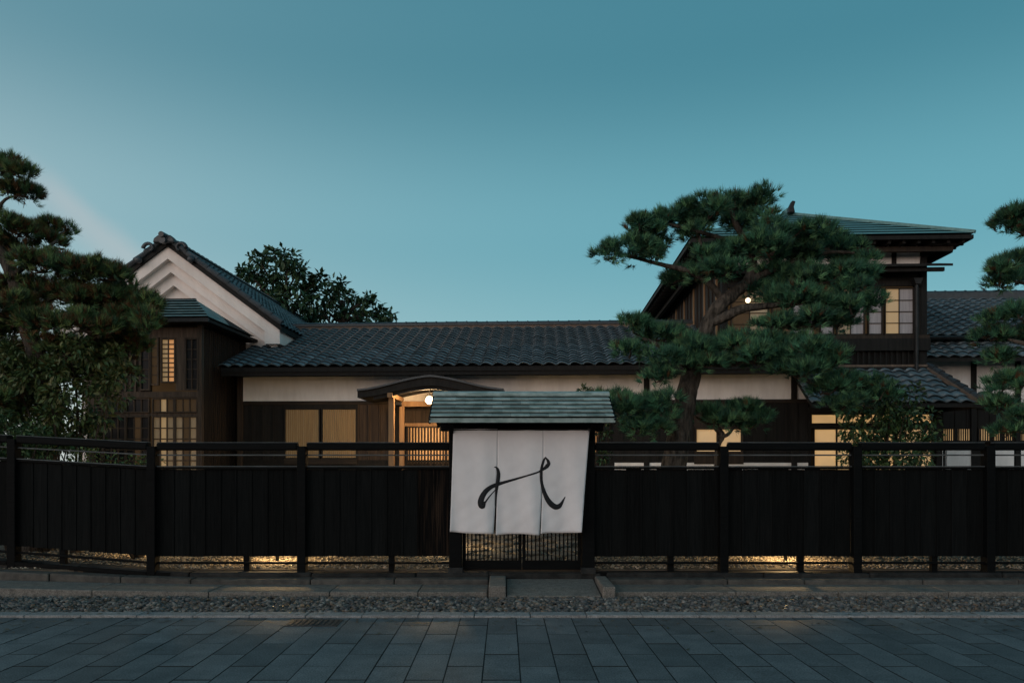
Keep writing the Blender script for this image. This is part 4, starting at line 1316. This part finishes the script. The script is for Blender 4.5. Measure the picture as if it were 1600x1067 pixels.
# ================================================================== PLANTS
def pine_needles(centers, radii, tint_brown, n_tuft, n_needle=14, olive=0.0, ln=(.09, .15), wd=.0105, up=.6):
    """centers/radii of clumps -> triangles"""
    nC = len(centers)
    c = np.repeat(np.asarray(centers), n_tuft, axis=0)
    r = np.repeat(np.asarray(radii), n_tuft)
    n = len(c)
    d = rng.normal(size=(n, 3)); d /= np.linalg.norm(d, axis=1, keepdims=True)
    flip = (d[:, 2] < -.15) & (rng.random(n) < .8)
    d[flip, 2] *= -1
    rad = r * rng.uniform(.45, 1.0, n) ** .6
    pos = c + d * rad[:, None] * np.array([1.15, 1.15, .78])
    ax = d * .75 + np.array([0, 0, up]); ax /= np.linalg.norm(ax, axis=1, keepdims=True)
    # colours per tuft
    g1, g2, g3 = np.array([.032, .115, .066]), np.array([.072, .180, .090]), np.array([.017, .066, .048])
    ol = np.array([1 + .9 * olive, 1 - .05 * olive, 1 - .45 * olive])
    g1, g2, g3 = g1 * ol, g2 * ol, g3 * ol
    k = rng.random((n, 1))
    col = np.where(k < .45, g1, np.where(k < .75, g2, g3)) * rng.uniform(.45, 1.7, (n, 1)) ** 1.1
    br = rng.random((n, 1)) < tint_brown
    col = np.where(br, np.array([.115, .060, .026]) * rng.uniform(.6, 1.2, (n, 1)), col)
    m = n * n_needle
    pos = np.repeat(pos, n_needle, axis=0); ax = np.repeat(ax, n_needle, axis=0); col = np.repeat(col, n_needle, axis=0)
    dd = ax + rng.normal(size=(m, 3)) * .36; dd /= np.linalg.norm(dd, axis=1, keepdims=True)
    sd2 = np.cross(dd, rng.normal(size=(m, 3))); sd2 /= np.linalg.norm(sd2, axis=1, keepdims=True)
    l_ = rng.uniform(ln[0], ln[1], (m, 1))
    st = pos + rng.normal(size=(m, 3)) * .012
    V = np.stack([st - sd2 * wd * .5, st + sd2 * wd * .5, st + dd * l_], 1).reshape(-1, 3)
    T = np.arange(m * 3).reshape(-1, 3)
    return V, T, col

def pad_clumps(c, rx, ry, rz, dens):
    n = max(4, int(dens * rx * ry / .030))
    out = []
    while len(out) < n:
        p = rng.uniform(-1, 1, 3)
        if (p ** 2).sum() <= 1:
            out.append((c[0] + p[0] * rx, c[1] + p[1] * ry, c[2] + p[2] * rz))
    return out

def pine(name, label, D, base_pt, trunk, limbs, pads, brown=.06, dens=1.75, n_tuft=34, group='garden pines', wd=.0105, nn=17, olive=.15):
    root = thing(name, label, 'pine tree', base_pt, group=group)
    pts, rd = smooth_path([p for p, r in trunk], [r for p, r in trunk], 6)
    MB().tube(pts, rd, 12, wob=.09).build('trunk', 'bark', root, smooth=True)
    for lb in limbs:
        pts, rd = smooth_path([p for p, r in lb], [r for p, r in lb], 5)
        MB().tube(pts, rd, 8, wob=.08).build('limb', 'bark', root, smooth=True)
    for (c, rx, ry, rz) in pads:
        cl = pad_clumps(c, rx, ry, rz, dens)
        rad = rng.uniform(.10, .23, len(cl))
        V, T, col = pine_needles(cl, rad, brown, n_tuft, nn, olive, wd=wd)
        o = link('foliage_pad', tri_mesh('foliage_pad', V, T, col, tuple(root.location)), root, m='needles')
        # twigs from the pad's underside into its clumps
        tw = MB()
        a = Vector((c[0], c[1], c[2] - rz * .8))
        for q in cl[::2]:
            b = Vector(q); mid = (a + b) / 2 + Vector((0, 0, -.05))
            tw.tube([a, mid, b], [.018, .012, .006], 4, cap=False)
        tw.build('twigs', 'twig', o, kind='stuff')
    return root

def padpx(lst, D, ky=.75, spread=.35):
    out = []
    for (px, py, rx, ry) in lst[:]:
        dd = D + random.uniform(-spread, spread)
        s = dd / F
        c = P(px, py + 5, dd)
        # clumps have their own radius, so the ellipsoid of centres is a little smaller
        out.append((tuple(c), max(rx * s - .10, .08), max(rx * s * ky, .15), max(ry * s - .09, .04)))
    return out

# centre pine
DC = 12.7
p = lambda x, y, d=0: P(x, y, DC + d)
s1 = DC / F
trunk = [(Vector((p(1046, 830).x, DC, .15)), .24), (p(1052, 740), .20), (p(1062, 670), .182), (p(1074, 610), .168), (p(1086, 565, .05), .148), (p(1098, 530, .05), .125), (p(1110, 497), .112), (p(1128, 474, -.05), .11), (p(1150, 456), .10), (p(1168, 440, .05), .085), (p(1176, 415, .1), .075), (p(1168, 385, .1), .06), (p(1150, 350, 0), .045), (p(1140, 325, 0), .03)]
limbs = [
    [(p(1108, 505), .09), (p(1135, 494, -.1), .08), (p(1162, 482, -.2), .07), (p(1200, 478, -.2), .05), (p(1260, 470, -.1), .035), (p(1320, 460, 0), .02)],
    [(p(1165, 442), .075), (p(1200, 425, .1), .06), (p(1240, 410, .15), .05), (p(1290, 395, .1), .035), (p(1335, 395), .02)],
    [(p(1130, 470), .06), (p(1110, 445, -.1), .055), (p(1080, 425, -.2), .045), (p(1040, 415, -.15), .035), (p(1000, 405), .025), (p(960, 395), .015)],
    [(p(1170, 390), .05), (p(1135, 375, .1), .04), (p(1090, 362, 0), .03), (p(1045, 350), .02)],
    [(p(1098, 420, -.1), .04), (p(1096, 395, 0), .035), (p(1092, 365, .1), .025)],
    [(p(1082, 580), .075), (p(1060, 560, -.2), .06), (p(1030, 540, -.3), .04), (p(995, 525, -.2), .02)],
    [(p(1090, 560), .08), (p(1130, 568, -.2), .065), (p(1190, 562, -.3), .05), (p(1250, 560, -.2), .035), (p(1310, 575, -.1), .02)],
    [(p(1062, 680), .05), (p(1040, 668, -.2), .04), (p(1005, 655, -.3), .025)],
    [(p(1172, 400), .045), (p(1200, 370, -.1), .035), (p(1240, 355, -.1), .02)],
    [(p(1200, 565, -.2), .04), (p(1250, 590, -.1), .035), (p(1290, 605, 0), .025), (p(1330, 612), .015)],
]
pads = padpx([(1100, 330, 52, 22), (1150, 312, 50, 20), (1185, 308, 28, 14), (1060, 345, 45, 22), (1025, 338, 38, 18), (1000, 348, 24, 16), (1015, 372, 42, 18),
              (950, 392, 32, 20), (985, 388, 38, 20), (1025, 392, 26, 16), (1090, 358, 36, 14),
              (1175, 345, 46, 20), (1225, 358, 46, 24), (1270, 362, 44, 24), (1310, 385, 40, 24), (1335, 408, 30, 20), (1200, 385, 50, 20), (1255, 395, 50, 20),
              (1060, 428, 40, 14), (1095, 424, 46, 18), (1130, 420, 34, 14), (1225, 425, 50, 15), (1290, 428, 50, 20), (1340, 445, 32, 18),
              (1235, 462, 46, 18), (1290, 470, 54, 22), (1335, 480, 36, 20), (1255, 500, 50, 16), (1310, 500, 30, 14), (1145, 388, 40, 16), (1110, 398, 30, 12), (1205, 452, 42, 14), (1205, 502, 40, 12), (1345, 425, 28, 14), (1355, 470, 26, 16)], DC, .85, .4)
pads += padpx([(990, 508, 32, 18), (1025, 518, 44, 20), (1070, 535, 50, 20), (1115, 540, 50, 18), (1165, 530, 48, 18), (1215, 535, 50, 18), (1265, 545, 48, 22), (1300, 560, 42, 22),
               (1045, 560, 32, 18), (985, 545, 26, 14), (1030, 585, 24, 16), (1090, 562, 44, 12), (1180, 555, 60, 14), (1255, 575, 50, 18)], DC - .35, .9, .35)
pads += padpx([(985, 632, 46, 22), (1020, 640, 38, 24), (1000, 662, 42, 18), (948, 622, 28, 12), (1035, 620, 26, 16)], DC - .45, .8, .2)
pads += padpx([(1285, 600, 45, 20), (1335, 590, 45, 18), (1370, 612, 40, 18), (1310, 628, 40, 14)], DC + .1, .8, .3)
pine('pine_tree', 'tall leaning black pine with layered foliage pads right of the gate', DC, (p(1046, 830).x, DC, .2), trunk, limbs, pads, .02)

# low pine with a twisted stem under it
DLp = 13.4
p = lambda x, y, d=0: P(x, y, DLp + d)
pine('low_pine', 'low flat topped pine with twisted stem in front of the lit window', DLp, (p(1122, 815).x, DLp, .2),
     [(Vector((p(1122, 830).x, DLp, .18)), .05), (p(1120, 740), .045), (p(1121, 700), .04), (p(1128, 680), .055), (p(1118, 665), .05), (p(1125, 650), .035)],
     [[(p(1124, 683), .045), (p(1138, 678, -.1), .03), (p(1150, 662), .02)], [(p(1120, 668), .035), (p(1100, 658, .1), .025), (p(1085, 650), .015)]],
     padpx([(1110, 640, 34, 14), (1150, 636, 38, 14), (1180, 650, 24, 14), (1125, 652, 40, 10), (1165, 660, 30, 10)], DLp, .9, .15), .03)

# left pine
DL = 13.2
p = lambda x, y, d=0: P(x, y, DL + d)
trunk = [(Vector((p(60, 830).x, DL, .15)), .24), (p(68, 720), .2), (p(80, 640), .17), (p(62, 570), .15), (p(40, 500), .13), (p(20, 430), .11), (p(-10, 370), .085), (p(-25, 310), .05), (p(-5, 270), .03)]
limbs = [[(p(66, 590), .09), (p(100, 560, -.2), .07), (p(150, 520, -.2), .05), (p(200, 480), .03)], [(p(40, 500), .07), (p(90, 460, .2), .05), (p(150, 430, .2), .03)],
         [(p(-15, 345), .03), (p(8, 312), .025), (p(35, 306), .015)], [(p(75, 620), .06), (p(40, 600, -.2), .05), (p(-10, 575), .03)], [(p(20, 430), .05), (p(60, 400, -.2), .035), (p(90, 375), .02)]]
pads = padpx([(10, 255, 26, 12), (32, 268, 22, 10), (12, 292, 22, 10), (40, 300, 16, 8), (-20, 262, 28, 14),
              (30, 355, 44, 18), (75, 352, 34, 16), (100, 378, 30, 16), (10, 385, 50, 20), (-40, 380, 50, 25), (70, 410, 54, 22), (120, 412, 46, 18), (165, 425, 42, 18),
              (205, 462, 38, 22), (170, 462, 50, 22), (110, 455, 54, 24), (40, 450, 56, 24), (-20, 450, 50, 28), (60, 495, 56, 22), (130, 500, 54, 24), (190, 500, 44, 22), (225, 475, 24, 18),
              (0, 510, 46, 26), (30, 550, 44, 22), (90, 540, 50, 20), (150, 545, 46, 20), (200, 540, 34, 20), (-20, 570, 50, 26), (20, 600, 36, 18), (-40, 320, 40, 20), (60, 575, 50, 20), (115, 575, 46, 18), (170, 580, 36, 16), (230, 500, 26, 22), (215, 530, 28, 20), (150, 470, 60, 24), (20, 480, 60, 26), (0, 620, 40, 16)], DL, .9, .6)
pine('pine_tree', 'broad dark pine with rusty brown needles at the left edge of the photo', DL, (p(60, 830).x, DL, .2), trunk, limbs, pads, .26, 2.1, olive=.75)

# right pine
DRt = 12.4
p = lambda x, y, d=0: P(x, y, DRt + d)
trunk = [(Vector((p(1665, 830).x, DRt, .15)), .2), (p(1660, 700), .17), (p(1648, 580), .14), (p(1655, 470), .11), (p(1640, 380), .08), (p(1625, 330), .04)]
limbs = [[(p(1650, 470), .05), (p(1620, 448), .04), (p(1585, 440), .02)], [(p(1645, 400), .05), (p(1615, 375), .035), (p(1575, 352), .02)], [(p(1650, 560), .06), (p(1610, 540, -.2), .04), (p(1575, 530), .02)], [(p(1655, 660), .06), (p(1610, 640, -.2), .04), (p(1565, 625), .02)]]
pads = padpx([(1590, 332, 26, 12), (1572, 348, 24, 11), (1605, 352, 30, 14), (1565, 420, 20, 11), (1585, 405, 24, 12), (1575, 438, 26, 12), (1605, 425, 30, 16),
              (1560, 495, 34, 14), (1595, 485, 38, 18), (1555, 520, 34, 14), (1600, 525, 40, 18), (1560, 555, 30, 12), (1565, 600, 36, 18), (1595, 590, 38, 20), (1560, 630, 32, 14), (1600, 650, 40, 22), (1575, 670, 30, 14),
              (1650, 340, 40, 20), (1650, 420, 40, 24), (1655, 510, 50, 30), (1660, 610, 50, 30)], DRt, .8, .3)
pine('pine_tree', 'pine at the right edge of the photo showing separate needle tufts against the sky', DRt, (p(1665, 830).x, DRt, .2), trunk, limbs, pads, .08)

# ---- broadleaf plants
def leaves(name, root, centers, radii, n_per, size, cols, mname='leaves', droop=.3):
    c = np.repeat(np.asarray(centers, dtype=float), n_per, axis=0); r = np.repeat(np.asarray(radii, dtype=float), n_per)
    n = len(c)
    d = rng.normal(size=(n, 3)); d /= np.linalg.norm(d, axis=1, keepdims=True)
    pos = c + d * (r * rng.uniform(.3, 1, n) ** .5)[:, None]
    ax = d + rng.normal(size=(n, 3)) * .5 - np.array([0, 0, droop]); ax /= np.linalg.norm(ax, axis=1, keepdims=True)
    sd2 = np.cross(ax, rng.normal(size=(n, 3)) * .5 + np.array([0, 0, 1.0])); sd2 /= np.linalg.norm(sd2, axis=1, keepdims=True)
    nm = np.cross(sd2, ax)
    l_ = rng.uniform(.7, 1.3, (n, 1)) * size; w_ = l_ * rng.uniform(.36, .5, (n, 1))
    V = np.stack([pos, pos + ax * l_ * .5 + sd2 * w_ * .5 + nm * l_ * .06, pos + ax * l_ - nm * l_ * .08, pos + ax * l_ * .5 - sd2 * w_ * .5 + nm * l_ * .06], 1).reshape(-1, 3)
    i = np.arange(n)[:, None] * 4
    T = np.concatenate([i + [[0, 1, 2]], i + [[0, 2, 3]]], 1).reshape(-1, 3)
    cc = np.array(cols)[rng.integers(0, len(cols), n)] * rng.uniform(.7, 1.3, (n, 1))
    o = link(name, tri_mesh(name, V, T, np.repeat(cc, 2, axis=0), tuple(root.location)), root, m=mname)
    return o

GREENS = [(.030, .070, .026), (.045, .095, .033), (.022, .052, .024), (.06, .11, .04)]
def bush(name, label, cat, base, blobs, D, n_per, size, cols=GREENS, group=None, crad=(.12, .2), dens=2.6, ky=.8, stems=3):
    root = thing(name, label, cat, base, group=group)
    cs, rs = [], []
    st = MB()
    for (px, py, rx, ry) in blobs:
        s = D / F; c = P(px, py, D + random.uniform(-.2, .2))
        for q in pad_clumps(tuple(c), max(rx * s - .1, .05), max(rx * s * ky, .1), max(ry * s - .1, .05), dens):
            cs.append(q); rs.append(random.uniform(*crad))
    leaves('foliage', root, cs, rs, n_per, size, cols)
    b = Vector(base)
    for k, q in enumerate(cs[::max(1, len(cs) // (stems * 5))]):
        e = Vector(q); a = b + Vector((random.uniform(-.06, .06), random.uniform(-.06, .06), 0))
        mid = a + (e - a) * .5 + Vector((random.uniform(-.1, .1), random.uniform(-.1, .1), .08))
        pts, rd = smooth_path([a, mid, e], [.03, .018, .006], 3)
        st.tube(pts, rd, 5, cap=False)
    st.build('stems', 'twig', root, kind='stuff')
    return root
def gb(px, D): return (P(px, 700, D).x, D, .2)

D_ = 13.8
bush('leafy_shrub', 'tall glossy leafy shrub in front of the lit entrance doors', 'shrub', gb(1385, D_),
     [(1360, 605, 42, 22), (1400, 620, 45, 24), (1345, 640, 40, 20), (1395, 655, 55, 26), (1340, 680, 40, 22), (1440, 650, 36, 20), (1400, 690, 60, 24), (1455, 672, 28, 18), (1360, 715, 50, 20), (1420, 715, 45, 18)], D_, 34, .10, stems=4)
D_ = 12.9
bush('leafy_shrub', 'leafy shrub with warm lit leaves under the left pine', 'shrub', gb(118, D_),
     [(120, 545, 50, 24), (165, 560, 42, 22), (95, 580, 45, 22), (150, 595, 48, 24), (190, 585, 30, 22), (110, 615, 44, 16), (175, 618, 30, 14), (60, 590, 40, 24), (40, 630, 40, 20), (0, 600, 50, 26), (20, 560, 50, 24), (10, 640, 50, 20), (100, 650, 44, 20), (150, 655, 34, 20), (115, 685, 44, 18), (60, 675, 34, 16)], D_, 34, .11,
     [(.05, .085, .028), (.075, .11, .035), (.03, .06, .022), (.10, .105, .04)], stems=3)
D_ = 15.2
bush('leafy_shrub', 'dark dense shrub mass behind the left pine trunk', 'shrub', gb(70, D_),
     [(0, 620, 60, 30), (50, 630, 50, 28), (90, 640, 40, 26), (120, 660, 30, 24), (-40, 600, 50, 40), (20, 670, 60, 26), (90, 690, 60, 26), (0, 710, 60, 26), (60, 725, 60, 26)], D_, 46, .11, stems=3, crad=(.16, .26), dens=1.6)
D_ = 12.4
bush('clipped_hedge', 'low dense clipped hedge behind the fence at the far left', 'hedge', gb(20, D_),
     [(0, 670, 40, 14), (35, 668, 36, 14), (65, 678, 26, 12), (-30, 672, 36, 16), (20, 700, 60, 16), (60, 705, 40, 14), (10, 740, 70, 22), (-10, 650, 40, 14), (30, 690, 60, 14)], D_, 60, .07, stems=4, crad=(.1, .15), dens=1.5)
D_ = 12.2
bush('low_shrub', 'low bright green lamp lit shrub behind the fence beside the left post', 'shrub', gb(215, D_),
     [(190, 720, 40, 14), (240, 722, 30, 10), (140, 712, 40, 14), (215, 745, 50, 20), (150, 745, 50, 20)], D_, 40, .06, [(.07, .12, .03), (.05, .09, .03), (.10, .14, .04)], stems=4, crad=(.1, .16), dens=1.3)
D_ = 13.0
bush('low_shrub', 'small dark shrub peeking over the gate roof end beside the pine', 'shrub', gb(925, D_),
     [(912, 612, 10, 5), (930, 622, 22, 10), (950, 640, 22, 14), (945, 670, 22, 20), (940, 710, 20, 24)], D_, 30, .07, stems=4, crad=(.08, .12), dens=1.6)

# background broadleaf trees: whorls of big leaves on forked stems
def back_tree(label, D, bx, whorls, group='trees behind the roof'):
    root = thing('broadleaf_tree', label, 'tree', (P(bx, 700, D).x, D, .2), group=group)
    b = Vector((P(bx, 700, D).x, D, 0))
    top = P(bx, 470, D)
    pts, rd = smooth_path([b, b * .5 + top * .5 + Vector((.2, 0, 0)), top], [.25, .18, .1], 6)
    MB().tube(pts, rd, 9).build('trunk', 'twig', root, smooth=True)
    cs, rs = [], []
    for (px, py, rx) in whorls:
        c = P(px, py, D + random.uniform(-1, 1)); s = D / F
        MB().tube([top + Vector((0, 0, random.uniform(-1.5, 0))), (top + c) / 2 + Vector((random.uniform(-.2, .2), 0, -.25)), c], [.07, .045, .02], 6).build('branch', 'twig', root, smooth=True)
        for k in range(int(4 + rx / 3)):
            a = random.uniform(0, 6.28); q = random.uniform(.1, 1) * rx * s
            cs.append((c.x + q * math.cos(a), c.y + q * math.sin(a), c.z + random.uniform(-.25, .3) * rx * s)); rs.append(random.uniform(.13, .21))
    leaves('crown', root, cs, rs, 15, .24, [(.035, .075, .032), (.025, .058, .028), (.05, .095, .04)], droop=.5)
back_tree('tall broadleaf tree with whorled leaves between storehouse and low roof', 27, 437,
          [(405, 405, 13), (430, 396, 14), (450, 408, 16), (465, 425, 16), (400, 430, 16), (385, 425, 8), (430, 425, 12), (480, 440, 16), (455, 450, 16), (410, 450, 14), (440, 470, 20), (490, 455, 14), (475, 475, 18), (420, 480, 20), (500, 435, 6)])
back_tree('lower spreading broadleaf tree rising just above the low roof ridge', 29, 535,
          [(530, 445, 12), (515, 465, 16), (545, 465, 16), (500, 485, 18), (530, 488, 20), (560, 485, 16), (575, 468, 9), (590, 488, 12), (605, 495, 10), (570, 500, 16), (480, 495, 16), (548, 500, 16)])

# ================================================================== GARDEN LAMPS (hidden behind the boards, they light the gravel)
def garden_lamp(label, x, y, power):
    t = thing('garden_lamp', label, 'lamp', (x, y, .21), group='low garden lamps behind the fence')
    MB().tube([(x, y, .2), (x, y, .5)], .028, 10).build('post', 'metal_dark', t)
    MB().tube([(x, y, .5), (x, y, .58)], [.016, .016], 10).build('lens', 'lamp_glass', t)
    MB().tube([(x, y, .585), (x, y, .61), (x, y, .64)], [.11, .10, .03], 14).build('hood', 'metal_dark', t)
    point_light('lamp_light', (x, y - .0, .54), power, (1.0, .64, .28), .045, t)
garden_lamp('low garden lamp glowing behind the fence left of the gate', -3.35, 11.75, 90)
garden_lamp('low garden lamp glowing behind the fence right of the gate', 4.15, 11.75, 90)
garden_lamp('low garden lamp beside the stepping stones behind the gate', -1.15, 13.4, 130)
garden_lamp('low garden lamp lighting the shrubs behind the left fence', -5.55, 12.6, 30)

scene.render.engine = 'CYCLES'
